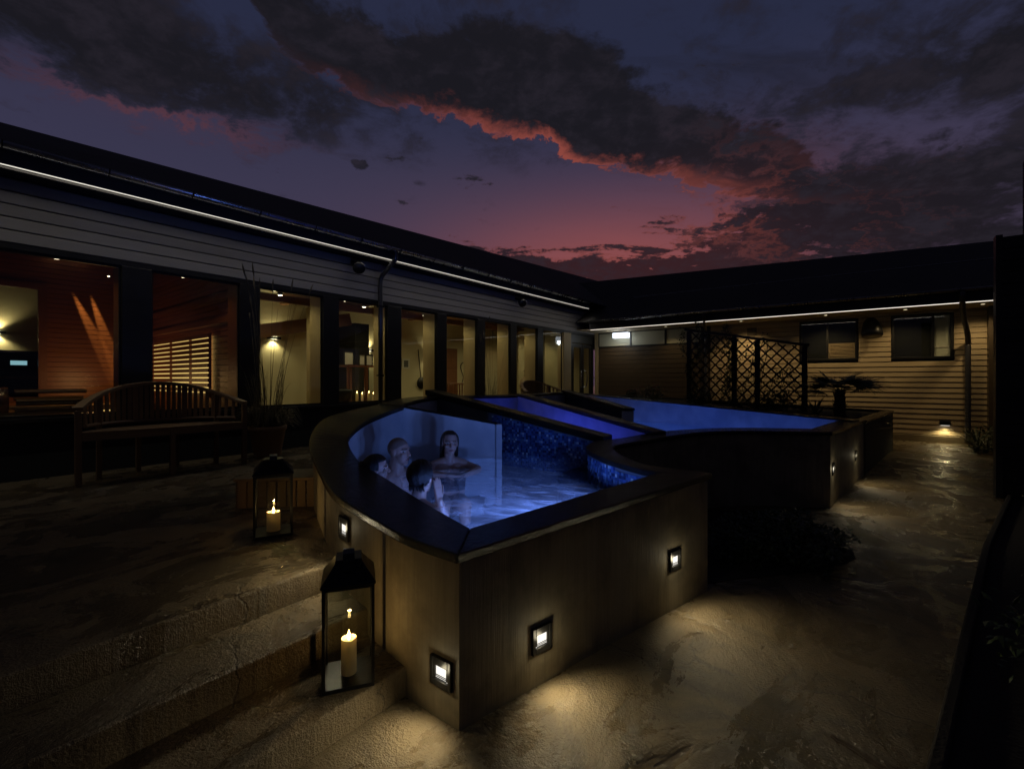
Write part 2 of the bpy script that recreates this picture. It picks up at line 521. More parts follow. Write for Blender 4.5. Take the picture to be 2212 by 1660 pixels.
wood('sauna_board', (.18, .058, .022), (.30, .105, .042), 'y', 0.4)
wood('sauna_board_x', (.19, .062, .024), (.32, .115, .046), 'x', 0.4)
wood('post_wood', (.46, .36, .19), (.58, .46, .26), 'z', 0.6)
wood('beam_wood', (.17, .075, .032), (.28, .13, .06), 'x', 0.55)
wood('lattice_wood', (.018, .015, .012), (.032, .027, .022), 'z', 0.6)
wood('furniture_red', (.14, .05, .022), (.24, .09, .04), 'z', 0.4)
plain('black_frame', (.010, .010, .011), 0.42, var=0.3)
plain('black_metal', (.012, .012, .012), 0.35, 0.3, var=0.3, scale=20)
plain('gutter_metal', (.45, .46, .50), 0.28, 0.9, var=0.2)
plain('pipe_metal', (.10, .10, .11), 0.32, 0.6, var=0.2)
plain('roof_felt', (.052, .050, .046), 0.85, var=0.35, scale=3, bstr=0.25, bscale=60)
plain('fascia', (.030, .031, .040), 0.5, var=0.2)
plain('soffit_dark', (.024, .022, .022), 0.7)
plain('soffit_pale', (.52, .44, .30), 0.7, var=0.08)
plain('base_wall', (.030, .034, .034), 0.75, var=0.25, bstr=0.2)
plain('plinth', (.22, .17, .10), 0.8, var=0.3, bstr=0.3)
plain('cream_plaster', (.60, .53, .34), 0.85, var=0.05, scale=2, bstr=0.06)
plain('ceiling_paint', (.55, .50, .42), 0.85, var=0.05)
plain('floor_room', (.10, .07, .04), 0.35, var=0.3)
plain('frosted', (.52, .50, .36), 0.55, var=0.04, scale=1.0)
plain('terracotta', (.34, .21, .11), 0.75, var=0.2, scale=9, bstr=0.2)
plain('clay_jar', (.34, .25, .16), 0.6, var=0.2)
plain('soil', (.022, .017, .012), 0.95, var=0.5, scale=20, bstr=0.8)
plain('steel', (.55, .55, .55), 0.2, 1.0, var=0.05)
plain('paper', (.62, .60, .52), 0.8, var=0.1)
plain('print_grey', (.12, .12, .11), 0.7, var=0.4, scale=40)
plain('dark_cloth', (.012, .012, .013), 0.9)
def _wax(t, b, pos, ob):
    setp(t, b, col=(.84, .78, .62), rough=0.45, sss=0.5)
    b.inputs['Subsurface Radius'].default_value = (.03, .018, .008)
    tl = t.nodes.new('ShaderNodeBsdfTranslucent'); tl.inputs[0].default_value = (.97, .86, .58, 1)
    mx = t.nodes.new('ShaderNodeMixShader'); mx.inputs[0].default_value = 0.45
    t.links.new(b.outputs[0], mx.inputs[1]); t.links.new(tl.outputs[0], mx.inputs[2]); t.links.new(mx.outputs[0], t.nodes['Material Output'].inputs[0])
mat('wax', _wax)
emit('flame', (1.0, .62, .22), 22.0)
emit('led_line', (1.0, .93, .80), 36.0)
emit('led_lens', (1.0, .94, .82), .95)
emit('display', (.45, .85, 1.0), .55)
emit('dim_bulb', (1.0, .86, .55), 1.2)
emit('led_emitter', (1.0, .92, .78), 6.0)
emit('led_line_far', (1.0, .92, .78), 1.6)
emit('panel_light', (1.0, .95, .86), 1.15)
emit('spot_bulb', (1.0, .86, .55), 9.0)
emit('cool_lamp', (.82, .90, 1.0), 1.7)
emit('backlight', (1.0, .66, .20), 1.0)
emit('lens_white', (.80, .90, 1.0), 2.0)

def leaf(name, a, bcol, rough=0.45, trans=0.25):
    def fn(t, b, pos, ob):
        n = noise(t, pos, 9, 3)
        c = mixc(t, n.step(0.35, 0.65), a, bcol)
        setp(t, b, col=c, rough=rough)
        b.inputs['Transmission Weight'].default_value = 0.0
    return mat(name, fn)
leaf('leaf_dark', (.020, .034, .012), (.055, .080, .026))
leaf('leaf_mid', (.040, .060, .020), (.10, .12, .04))
leaf('leaf_palm', (.035, .052, .020), (.085, .105, .040))
leaf('reed', (.075, .060, .030), (.15, .12, .06), 0.6)
leaf('petal_red', (.30, .018, .016), (.50, .05, .03), 0.5)
plain('bark', (.06, .042, .026), 0.9, var=0.5, scale=25, bstr=0.8)

# ================================================================== ground, terrace, steps
def ground_z(x, y):
    t = max(0.0, min(1.0, (y - 3.0) / 10.0)); return 0.13 * t * t * (3 - 2 * t)

def build_ground():
    mb = MB(); xs = [-60, -20, -8] + [-7 + 0.5 * i for i in range(25)] + [8, 20, 60]; ys = [-60, -20, -6] + [-4 + 0.5 * i for i in range(41)] + [20, 30, 80]
    for y in ys:
        for x in xs: mb.v.append(Vector((x, y, ground_z(x, y) + 0.006 * mnoise.noise(Vector((x * 1.3, y * 1.3, 0))))))
    n = len(xs)
    for j in range(len(ys) - 1):
        for i in range(n - 1):
            a = j * n + i; mb.f.append((a, a + 1, a + n + 1, a + n))
    o = mb.build('ground', M['stamped_concrete'], smooth=True)
    tag(o, 'wet tan stamped concrete paving of the courtyard path', kind='structure')
build_ground()

# ---------------------------------------------------------------- pool outline (plan positions, coping-top heights)
AIN, BIN = (-.214, 2.347), (-1.30, 3.80)
def ab(s): return (AIN[0] + (BIN[0] - AIN[0]) * s, AIN[1] + (BIN[1] - AIN[1]) * s)
LEFT = [  # inner, outer, z
    (ab(0.0), (-.235, 1.99), .790), (ab(.12), (-.479, 2.169), .797), (ab(.27), (-.648, 2.333), .808), (ab(.45), (-.866, 2.56), .827),
    (ab(.60), (-1.044, 2.75), .847), (ab(.74), (-1.164, 2.92), .860), (ab(.93), (-1.32, 3.19), .882), ((-1.487, 4.196), (-1.786, 4.05), .95),
    ((-1.53, 4.36), (-2.0, 4.61), 1.025), ((-1.466, 4.59), (-2.05, 5.02), 1.12), ((-1.325, 4.77), (-1.83, 5.22), 1.195), ((-1.185, 5.05), (-1.535, 5.36), 1.255)]
FRONT = [((-.214, 2.347), (-.235, 1.99), .790), ((1.075, 3.367), (1.465, 3.36), .865)]
BAY = [((1.075, 3.367), (1.465, 3.36), .865), ((.962, 3.437), (1.151, 3.528), .875), ((.841, 3.648), (1.03, 3.63), .885), ((.738, 3.94), (.957, 3.895), .895),
       ((.697, 4.33), (.940, 4.28), .905), ((.86, 4.72), (1.04, 4.47), .912), ((1.17, 4.93), (1.27, 4.66), .918), ((1.81, 5.50), (1.748, 5.06), .925),
       ((2.47, 5.79), (2.32, 5.42), .93), ((3.10, 5.85), (2.95, 5.49), .93), ((3.74, 5.75), (3.73, 5.35), .93)]
SIDE = [((3.74, 5.75), (3.73, 5.35), .93), ((4.86, 6.86), (5.38, 7.00), .93)]
TH = 0.045

def dense(st, n):
    return crom([(i[0], i[1], o[0], o[1], z) for i, o, z in st], n)

pool = thing('spa_pool', P(-.235, 1.99, 0), 'large shell-shaped outdoor spa pool with rendered walls and black stone coping', 'pool')

def coping(rows, name='coping', th=TH):
    mb = MB(); n = len(rows)
    for a, b, c, d, z in rows:
        i, o = P(a, b), P(c, d)
        mb.v += [Vector((i.x, i.y, z)), Vector((o.x, o.y, z)), Vector((o.x, o.y, z - th)), Vector((i.x, i.y, z - th))]
    for k in range(n - 1):
        q = 4 * k
        for e in range(4):
            f = (e + 1) % 4; mb.f.append((q + e, q + f, q + 4 + f, q + 4 + e))
    mb.f.append((0, 1, 2, 3)); q = 4 * (n - 1); mb.f.append((q + 3, q + 2, q + 1, q))
    return mb.build(name, M['granite'], pool, bevel=0.008)

def curtain(rows, side, inset, zb, name, m, th=TH, extra=None):
    """vertical wall hanging from the coping; side 0 = inner edge, 1 = outer edge"""
    mb = MB(); n = len(rows)
    for a, b, c, d, z in rows:
        i, o = P(a, b), P(c, d); w = (o - i); w.normalize()
        p = i + w * inset if side == 0 else o - w * inset
        q = p + w * 0.04 * (1 if side == 0 else -1)
        zt = z - th - 0.002
        mb.v += [Vector((p.x, p.y, zb)), Vector((p.x, p.y, zt)), Vector((q.x, q.y, zt)), Vector((q.x, q.y, zb))]
    for k in range(n - 1):
        q = 4 * k
        for e in range(4):
            f = (e + 1) % 4; mb.f.append((q + e, q + f, q + 4 + f, q + 4 + e))
    mb.f.append((0, 1, 2, 3)); q = 4 * (n - 1); mb.f.append((q + 3, q + 2, q + 1, q))
    return mb.build(name, m, pool)

left = dense(LEFT, 5)
front = dense(FRONT, 10)
bay = [tuple(x) for x in ([BAY[0][0] + BAY[0][1] + (BAY[0][2],)] + dense(BAY[1:], 5)[0:])]
side = dense(SIDE, 10)
WATER_Z = 0.655
for rows in (left, front, bay, side):
    coping(rows)
    curtain(rows, 1, 0.035, -0.06, 'outer_wall', M['streaked_render'])
curtain(left, 0, 0.012, 0.02, 'inner_wall', M['pool_plaster'])
curtain(front, 0, 0.012, 0.02, 'inner_wall', M['pool_plaster'])
curtain(bay, 0, 0.022, 0.02, 'inner_wall', M['grout'])
curtain(side, 0, 0.012, 0.02, 'inner_wall', M['pool_plaster'])

def slab_wall(a, b, za, zb, width, m, th, z0=0.02, name='divider_wall', cop=True, over=0.015):
    """straight wall from plan point a to b, sloping top, thickness to the far side"""
    A, B = P(*a), P(*b); d = (B - A).normalized(); nrm = Vector((-d.y, d.x))
    if nrm.dot(A + B) < 0: nrm = -nrm          # away from the terrace steps
    pts = [A, B, B + nrm * width, A + nrm * width]
    mb = MB().poly_prism([tuple(p) for p in pts], z0, [za - th - .002, zb - th - .002, zb - th - .002, za - th - .002])
    w = mb.build(name, m, pool)
    if cop:
        e = d * over
        q = [A - nrm * over - e, B - nrm * over + e, B + nrm * (width + over) + e, A + nrm * (width + over) - e]
        MB().poly_prism([tuple(p) for p in q], [za - th, zb - th, zb - th, za - th], [za, zb, zb, za]).build('coping', M['granite'], pool, bevel=0.006)
    return w
# stub that the bathers lean on, the tiled divider, the fan dividers and the long back wall
slab_wall((-1.24, 5.045), (-.175, 5.20), 1.262, 1.055, 0.075, M['pool_plaster'], 0.02, over=0.012)
slab_wall((-1.20, 6.45), (.95, 4.835), 1.40, .945, 0.20, M['grout'], 0.075)
slab_wall((.10, 7.95), (1.60, 5.20), 1.30, .955, 0.17, M['pool_plaster'], 0.05)
slab_wall((1.10, 9.90), (1.76, 7.20), 1.31, 1.09, 0.16, M['dark_tile'], 0.04)
slab_wall((1.72, 11.25), (4.95, 6.70), 1.19, .948, 0.24, M['pool_plaster'], 0.022)
MB().obox(P(1.81, 7.20, 0.80), (P(.09, .01, 0)), P(-.001, .012, 0), (0, 0, .245)).build('stub_end', M['pool_plaster'], pool)
MB().obox(P(-.150, 5.185, 0.535), P(.031, .004, 0), P(-.006, .040, 0), (0, 0, .505)).build('stub_end', M['pool_plaster'], pool)
# closing wall on the terrace side
CLOSE = [((-1.24, 5.08), (-1.54, 5.36), 1.265), ((-1.12, 5.9), (-1.42, 6.0), 1.30), ((-.85, 6.7), (-1.12, 6.88), 1.30), ((.12, 8.15), (-.14, 8.34), 1.265),
         ((1.15, 9.8), (.90, 9.98), 1.265), ((1.85, 11.2), (1.58, 11.36), 1.20)]
close = dense(CLOSE, 3)
coping(close); curtain(close, 1, .03, 0.0, 'outer_wall', M['streaked_render']); curtain(close, 0, .012, 0.02, 'inner_wall', M['pool_plaster'])

# pool floor
def mid(rows): return [((a + c) / 2, (b + d) / 2) for a, b, c, d, z in rows]
mL, mF, mB, mS, mC = mid(left), mid(front), mid(bay), mid(side), mid(close)
pool_in = [P(*p) for p in mF + mB[1:] + mS[1:] + [(4.95, 6.75), (1.75, 11.2)] + list(reversed(mC))[1:] + list(reversed(mL))[1:-1]]
MB().poly_prism([tuple(p) for p in pool_in], -0.02, 0.135).build('pool_floor', M['pool_plaster'], pool)
# dark ledge standing in for shade round the bay; seat along the back
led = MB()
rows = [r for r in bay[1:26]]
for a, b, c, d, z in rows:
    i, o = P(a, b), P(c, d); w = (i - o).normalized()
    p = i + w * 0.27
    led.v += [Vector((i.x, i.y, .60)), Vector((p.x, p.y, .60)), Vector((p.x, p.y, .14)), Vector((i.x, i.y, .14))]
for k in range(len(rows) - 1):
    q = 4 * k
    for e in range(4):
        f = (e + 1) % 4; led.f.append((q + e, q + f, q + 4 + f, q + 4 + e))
led.build('shade_ledge', M['dark_tile'], pool)
A = [P(*ab(.05)), P(*ab(.98)), P(-1.50, 4.2), P(-1.52, 4.38), P(-1.45, 4.6), P(-1.31, 4.78), P(-1.19, 5.03), P(-.3, 5.15), P(-.3, 4.80), P(-1.0, 4.70), P(-1.18, 4.40), P(-1.13, 4.1), P(-.94, 3.72), P(-.02, 2.62)]
MB().poly_prism([tuple(p) for p in A], 0.136, 0.24).build('underwater_seat', M['pool_plaster'], pool)

# mosaic tiles as real little chips
def mosaic(path, ztop, zbot, size, name='mosaic_tiles', out=0.004):
    """path: list of (xy, z_top) along the wall, facing the given side"""
    mb = MB(); cols = []
    L = [0]
    for a, b in zip(path, path[1:]): L.append(L[-1] + (b[0] - a[0]).length)
    n = int(L[-1] / size); k = 0; rnd = random.Random(3)
    for i in range(n):
        s = (i + 0.5) * size
        while k < len(L) - 2 and L[k + 1] < s: k += 1
        a, b = path[k], path[k + 1]; f = (s - L[k]) / max(1e-6, L[k + 1] - L[k])
        p = a[0].lerp(b[0], f); zt = a[1] + (b[1] - a[1]) * f
        d = (b[0] - a[0]).normalized(); nr = Vector((d.y, -d.x)) * out
        j = 0
        while zbot + (j + 1) * size < zt:
            z = zbot + (j + 0.5) * size; h = size * 0.455; j += 1
            q = Vector((p.x + nr.x, p.y + nr.y, z)); dx = Vector((d.x, d.y, 0)) * h; dz = Vector((0, 0, h)); nb = Vector((nr.x, nr.y, 0)) * 0.8
            tl = rnd.uniform(-.0014, .0014); q2 = Vector((nr.x, nr.y, 0)).normalized() * tl
            m = len(mb.v)
            mb.v += [q - dx - dz + q2, q + dx - dz - q2, q + dx + dz - q2 * .5, q - dx + dz + q2 * .5, q - dx - dz - nb, q + dx - dz - nb, q + dx + dz - nb, q - dx + dz - nb]
            mb.f += [tuple(m + e for e in g) for g in ((0, 1, 2, 3), (0, 4, 5, 1), (1, 5, 6, 2), (2, 6, 7, 3), (3, 7, 4, 0))]
            r = rnd.random(); v = rnd.uniform(.55, 1.25)
            c = (.06 * v, .13 * v, .34 * v) if r < .5 else ((.022 * v, .05 * v, .17 * v) if r < .78 else ((.17 * v, .29 * v, .48 * v) if r < .95 else (.45, .55, .62)))
            cols += [c] * 8
    o = mb.build(name, M['mosaic'], pool)
    at = o.data.color_attributes.new('tilecol', 'FLOAT_COLOR', 'POINT')
    for i, c in enumerate(cols): at.data[i].color = (*c, 1)
    o['kind'] = 'stuff'
    return o
mosaic([(P(-.25, 5.736), 1.125), (P(.95, 4.835), .868)], None, .50, 0.026)
bp = []
for a, b, c, d, z in bay[0:28]:
    i, o = P(a, b), P(c, d); w = (o - i).normalized(); bp.append((i + w * 0.020, z - TH - .004))
mosaic(list(reversed(bp)), None, .50, 0.026)

# water
w1 = [P(*p) for p in mF + mB[1:24] + [(1.06, 4.90), (-1.10, 6.52)] + [(-1.33, 5.9), (-1.40, 5.2)] + list(reversed(mL))[1:-1]]
w2 = [P(*p) for p in mB[24:] + mS[1:] + [(4.98, 6.80), (1.78, 11.2)] + list(reversed(mC))[1:-6] + [(-1.06, 6.56), (1.10, 4.94)]]
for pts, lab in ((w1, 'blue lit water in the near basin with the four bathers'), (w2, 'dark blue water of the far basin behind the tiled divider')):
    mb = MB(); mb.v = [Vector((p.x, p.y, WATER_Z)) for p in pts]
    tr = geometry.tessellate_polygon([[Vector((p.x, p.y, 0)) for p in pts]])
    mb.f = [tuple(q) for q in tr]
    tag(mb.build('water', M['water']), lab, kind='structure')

# ---------------------------------------------------------------- terrace and steps
TZ = 0.43
ed = [Vector((-2.58, -7)), Vector((-2.58, 1.60))] + [P(*p) for p in mL[18:]] + [P(*p) for p in mC[1:]]
terr = ed + [Vector((-5.62, 13.95)), Vector((-7.40, 13.95)), Vector((-7.40, -7))]
tag(MB().poly_prism([tuple(p) for p in terr], -0.02, TZ).build('terrace', M['stamped_concrete'], bevel=0.012), 'raised tan concrete terrace in front of the glazed building', kind='structure')
for x0, x1, z, y1, lab in ((-2.579, -1.80, .143, 1.52, 'lowest concrete step beside the pool wall'), (-2.578, -2.19, .287, 1.62, 'upper concrete step below the terrace edge')):
    o = MB().box(x0, x1, -7, y1, -0.01, z).build('step', M['stamped_concrete'], bevel=0.015, segs=3)
    tag(o, lab, kind='structure')

# raised planting bed behind the long back wall
bw0, bw1 = P(1.93, 11.40), P(5.15, 6.88)
bed = thing('planting_bed', (-3, 11, 0), 'dark raised planting bed behind the far pool carrying lattice and palm', 'planter')
outl = [(bw0.x, bw0.y), (bw1.x, bw1.y), (-.10, 8.86), (.29, 12.06), (-5.55, 12.06)]
MB().poly_prism(outl, 0.0, [1.12, .86, .86, .86, 1.08]).build('soil', M['soil'], bed)
def bed_rim(a, b, za, zb, w=.14):
    a, b = Vector(a), Vector(b); d = (b - a).normalized(); n = Vector((-d.y, d.x)) * w
    MB().poly_prism([tuple(p) for p in (a, b, b + n, a + n)], 0.02, [za - .04, zb - .04, zb - .04, za - .04]).build('side_wall', M['base_wall'], bed)
    e = n * .1
    MB().poly_prism([tuple(p) for p in (a - e, b - e, b + n + e, a + n + e)], [za - .038, zb - .038, zb - .038, za - .038], [za, zb, zb, za]).build('edging', M['granite'], bed, bevel=.006)
bed_rim((-.095, 8.90), (.31, 12.08), .915, .915)
bed_rim((.30, 12.09), (-5.55, 12.09), .915, 1.10)

# ================================================================== glazed wing (left)
WX, EX = -7.41, -6.96               # wall plane and eave line
HEAD, SILL = 2.99, 1.11
Y0, Y1 = -6.0, 13.96
gb = thing('glazed_wing', (WX, 4, TZ), 'long low timber building with a row of tall lit windows and dark roof', 'building')
MB().box(-7.60, WX, Y0, 11.9, 0.0, SILL - .05).build('lower_wall', M['base_wall'], gb)
MB().box(-7.62, WX + .05, Y0, 11.93, SILL - .049, SILL).build('window_sill', M['black_frame'], gb, bevel=.006)
MB().box(-7.58, WX + .012, Y0, Y1, HEAD - .02, HEAD + .048).build('window_head', M['black_frame'], gb)
MB().box(-7.58, WX - .01, Y0, Y1, HEAD + .05, 3.76).build('upper_wall', M['soffit_dark'], gb)
# siding boards above the windows, in two lengths each
bh = .1405
for k in range(5):
    z0 = HEAD + .052 + k * bh
    for ya, yb in ((Y0, 5.21), (5.214, 13.9)):
        mb = MB()
        mb.poly_prism([(WX - .009, z0), (WX + .020, z0), (WX + .020, z0 + bh - .024), (WX + .006, z0 + bh - .013), (WX - .009, z0 + bh - .013)], ya, yb)
        for v in mb.v: v.y, v.z = v.z, v.y
        mb.build('board', M['siding_grey'], gb)
MB().box(WX - .0, EX + .0, Y0, 12.68, 3.752, 3.772).build('soffit', M['soffit_dark'], gb)
MB().box(EX - .02, EX + .012, Y0, 12.70, 3.721, 3.93).build('fascia', M['fascia'], gb)
MB().box(EX - .085, EX - .070, Y0, 12.66, 3.718, 3.750).build('light_baffle', M['soffit_dark'], gb)  # added lip that keeps the strip's light off the top siding boards
mb = MB()
for i in range(38):
    ya, yb = Y0 + i * .4905, Y0 + (i + 1) * .4905 - .0005
    mb.quad((EX - .034, ya, 3.7405), (EX - .0225, ya, 3.7405), (EX - .0225, yb, 3.7405), (EX - .034, yb, 3.7405))
mb.build('led_strip', M['led_line'], gb)
MB().box(EX + .0122, EX + .016, Y0, 12.70, 3.7215, 3.7315).build('led_lens', M['led_lens'], gb)
mb = MB()
for i in range(38):
    ya, yb = Y0 + i * .4905, Y0 + (i + 1) * .4905 - .0005
    mb.quad((EX - .036, ya, 3.728), (EX - .036, yb, 3.728), (EX - .036, yb, 3.748), (EX - .036, ya, 3.748))
mb.build('led_tape', M['led_emitter'], gb)
# gutter: half-round trough with brackets, and downpipe
def gutter(a, b, r, nm, parent, m):
    a, b = Vector(a), Vector(b); d = (b - a).normalized(); sx = d.cross(Vector((0, 0, 1))).normalized()
    mb = MB(); K = 10
    for p in (a, b):
        for k in range(K + 1):
            an = math.pi * k / K
            for rr in (r, r * .93):
                mb.v.append(p + sx * rr * math.cos(an) - Vector((0, 0, 1)) * rr * math.sin(an))
    h = 2 * (K + 1)
    for k in range(K):
        q = 2 * k
        mb.f += [(q, q + 2, h + q + 2, h + q), (q + 1, h + q + 1, h + q + 3, q + 3), (q, q + 1, q + 3, q + 2), (h + q, h + q + 2, h + q + 3, h + q + 1)]
    mb.f += [(0, h, h + 1, 1), (h - 2, h - 1, 2 * h - 1, 2 * h - 2)]
    return mb.build(nm, m, parent, smooth=True)
GZ = 3.93
gutter((EX + .085, Y0, GZ), (EX + .085, 12.62, GZ), .062, 'gutter', gb, M['gutter_metal'])
for i in range(18):
    y = -2.0 + i * .82
    mb = MB(); K = 7
    pts = [Vector((EX + .085 + .067 * math.cos(math.pi * k / K), y, GZ - .067 * math.sin(math.pi * k / K))) for k in range(K + 1)]
    mb.tube(pts, .007, 5); mb.build('gutter_bracket', M['black_metal'], gb)
dp = MB().tube([(EX + .085, 5.30, GZ - .05), (EX + .085, 5.30, GZ - .13), (EX + .06, 5.30, GZ - .20), (EX - .16, 5.30, GZ - .34), (WX + .13, 5.30, GZ - .43), (WX + .085, 5.30, GZ - .50), (WX + .075, 5.30, GZ - .60), (WX + .075, 5.30, .46)], .042, 12)
dp.build('downpipe', M['pipe_metal'], gb, smooth=True)
for z in (2.9, 1.6): MB().box(WX + .02, WX + .12, 5.25, 5.35, z, z + .03).build('pipe_clip', M['black_metal'], gb)
# roof: rises to a far ridge
def ridge_z(y): return 5.62 + .042 * (y - .6)
mb = MB(); ys = [Y0, 0, 4, 8, 12.7, 17, 21, 24]
for y in ys:
    e = EX + .05
    mb.v += [Vector((e, y, 3.95)), Vector((-10.9, y, ridge_z(y))), Vector((-17, y, 3.6)), Vector((e, y, 3.925)), Vector((-10.9, y, ridge_z(y) - .12)), Vector((-17, y, 3.5))]
for i in range(len(ys) - 1):
    q = 6 * i
    mb.f += [(q, q + 1, q + 7, q + 6), (q + 1, q + 2, q + 8, q + 7), (q + 3, q + 9, q + 10, q + 4), (q + 4, q + 10, q + 11, q + 5), (q, q + 6, q + 9, q + 3)]
mb.build('roof', M['roof_felt'], gb)
# window bays
bays = [(-3.7, -2.55), (-2.25, -1.12), (-.82, .20), (.485, 1.502), (1.808, 2.867), (3.147, 4.182), (4.476, 5.506), (5.838, 6.791), (7.077, 8.072), (8.353, 9.348), (9.604, 10.558), (10.834, 11.9)]
bays = [(-3.6, -2.35), (-2.05, -.93), (-.63, 1.502)] + bays[4:]
for a, b in zip(bays, bays[1:]):
    y0, y1 = a[1], b[0]
    MB().box(-7.47, WX + .02, y0 - .0, y1, SILL + .001, HEAD - .021).build('post', M['black_frame'], gb, bevel=.006)
    MB().box(-7.86, -7.472, y0 + .01, y1 - .01, SILL - .3, HEAD + .08).build('inner_post', M['post_wood'] if y0 > 2.9 else M['sauna_board'], gb)
for y0, y1 in bays:
    w = MB().box(-7.45, -7.442, y0 - .005, y1 + .005, SILL + .0, HEAD - .02).build('pane', M['glass'], gb)
    fr = MB()
    for (a, b, c, d) in ((y0 - .004, y0 + .018, SILL + .0, HEAD - .02), (y1 - .018, y1 + .004, SILL + .0, HEAD - .02), (y0 + .018, y1 - .018, SILL, SILL + .03), (y0 + .018, y1 - .018, HEAD - .05, HEAD - .021)):
        fr.box(-7.462, -7.430, a, b, c, d)
    f = fr.build('window_frame', M['black_frame'], gb)
# corner pillar and glazed door
MB().box(-7.62, WX + .03, 11.94, 12.36, TZ, HEAD - .022).build('pillar', M['post_wood'], gb, bevel=.01)
door = MB().box(-7.52, -7.44, 12.40, 12.52, TZ, HEAD - .03).box(-7.52, -7.44, 13.80, 13.92, TZ, HEAD - .03).box(-7.52, -7.44, 12.52, 13.80, 2.70, HEAD - .03).build('door_frame', M['black_frame'], gb)
for ya, yb in ((12.55, 13.16), (13.19, 13.78)):
    lf = MB().box(-7.50, -7.455, ya, ya + .09, TZ + .01, 2.68).box(-7.50, -7.455, yb - .09, yb, TZ + .01, 2.68).box(-7.50, -7.455, ya + .09, yb - .09, 2.56, 2.68).box(-7.50, -7.455, ya + .09, yb - .09, TZ + .01, .62).build('door', M['black_frame'], gb)
    MB().box(-7.482, -7.476, ya + .088, yb - .088, .618, 2.562).build('glass', M['glass'], lf)
    hy = yb - .05 if ya < 13 else ya + .05
    pts = [(-7.455, hy, 1.28), (-7.40, hy + (-.10 if ya < 13 else .10), 1.32), (-7.38, hy + (-.13 if ya < 13 else .13), 1.55), (-7.40, hy + (-.10 if ya < 13 else .10), 1.78), (-7.455, hy, 1.82)]
    MB().tube(crom([tuple(p) for p in pts], 4), .018, 8).build('handle', M['steel'], lf, smooth=True)

# ---------------------------------------------------------------- rooms behind the glass
RB = -12.5                           # red boarded room reaches back this far
MB().box(-18, -7.62, Y0, 14.2, TZ - .05, TZ + .02).build('room_floor', M['floor_room'], gb)
MB().box(-18, -7.60, 3.08, 14.2, 3.55, 3.62).build('room_ceiling', M['ceiling_paint'], gb)
mb = MB().poly_prism([(-7.60, 3.20), (-12.6, 4.25), (-18, 4.0), (-18, 4.06), (-12.6, 4.31), (-7.60, 3.26)], Y0, 3.07)
for v in mb.v: v.y, v.z = v.z, v.y
mb.build('room_ceiling', M['sauna_board_x'], gb)
# red room: board walls
nb = 40; h = (4.22 - TZ) / nb
for k in range(nb):
    z0 = TZ + .03 + k * h
    if z0 + h > 4.22: break
    if 1.2 < z0 < 3.25:
        spans = ((1.40, 3.02),)
    else: spans = ((Y0, 3.02),)
    for a, b in spans:
        MB().box(RB - .03, RB, a, b, z0, z0 + h - .008).build('board', M['sauna_board'], gb)
MB().box(RB - .10, RB - .032, 1.40, 3.1, TZ, 4.22).box(RB - .10, RB - .032, Y0, 1.40, 3.28, 4.22).box(RB - .10, RB - .032, Y0, 1.40, TZ, 1.2).build('back_wall', M['soffit_dark'], gb)
MB().box(RB - .05, RB + .05, 1.30, 1.42, 1.2, 3.35).box(RB - .05, RB + .05, Y0, 1.30, 3.25, 3.35).build('opening_frame', M['furniture_red'], gb)
MB().box(-15.6, -15.5, -4, 3, TZ, 4.0).box(-15.5, RB - .11, 2.2, 2.3, TZ, 4.0).build('far_room_wall', M['cream_plaster'], gb)
# partition with boards (facing the near end), continuing as the lounge side wall in plaster
PY = 3.05
for k in range(nb):
    z0 = TZ + .03 + k * h
    if z0 + h > 4.22: break
    MB().box(RB if z0 < 3.2 else RB, -7.75 if z0 < 3.2 else max(-12.4, -7.75 - (z0 + h - 3.2) / .21) , PY, PY + .03, z0, z0 + h - .008).build('board', M['sauna_board_x'], gb)
MB().box(RB, -7.75, PY + .031, PY + .08, TZ, 3.31).build('partition', M['cream_plaster'], gb)
MB().box(RB - .1, -7.75, PY - .08, PY, 2.47, 2.56).build('wall_rail', M['sauna_board_x'], gb)
MB().box(RB - .1, -7.75, PY - .08, PY, 2.86, 2.93).build('wall_rail', M['sauna_board_x'], gb)
# lounge walls
LX = -11.0
MB().box(LX - .1, LX, PY + .09, 14.2, TZ, 3.549).build('lounge_wall', M['cream_plaster'], gb)
MB().box(LX, -7.62, 13.98, 14.1, TZ, 3.549).build('lounge_end_wall', M['cream_plaster'], gb)
for i, y in enumerate((3.9, 5.2, 6.5, 7.75, 9.0, 10.3, 11.6, 12.8)):
    MB().box(LX, -7.75, y - .07, y + .07, 3.30, 3.548).build('ceiling_beam', M['beam_wood'], gb)
for xx in (-8.6, -9.8):
    MB().box(xx - .07, xx + .07, PY + .1, 13.9, 3.16, 3.299).build('purlin', M['beam_wood'], gb)
# leaning brace and a square column seen in the first lounge bay
MB().bar((-10.6, 4.3, 2.55), (-10.4, 6.6, 3.05), .10, .30).build('brace', M['beam_wood'], gb)
MB().box(-9.55, -9.30, 5.02, 5.28, TZ, 3.07).build('column', M['post_wood'], gb)
MB().box(-10.95, -10.2, 6.62, 7.02, TZ, 2.95).build('chimney_breast', M['dark_cloth'], gb)
MB().box(LX + .002, LX + .06, 10.2, 10.95, TZ, 2.55).build('inner_door', M['furniture_red'], gb)
MB().box(-9.4, -8.4, 12.3, 12.4, TZ, 3.15).build('screen_wall', M['cream_plaster'], gb)

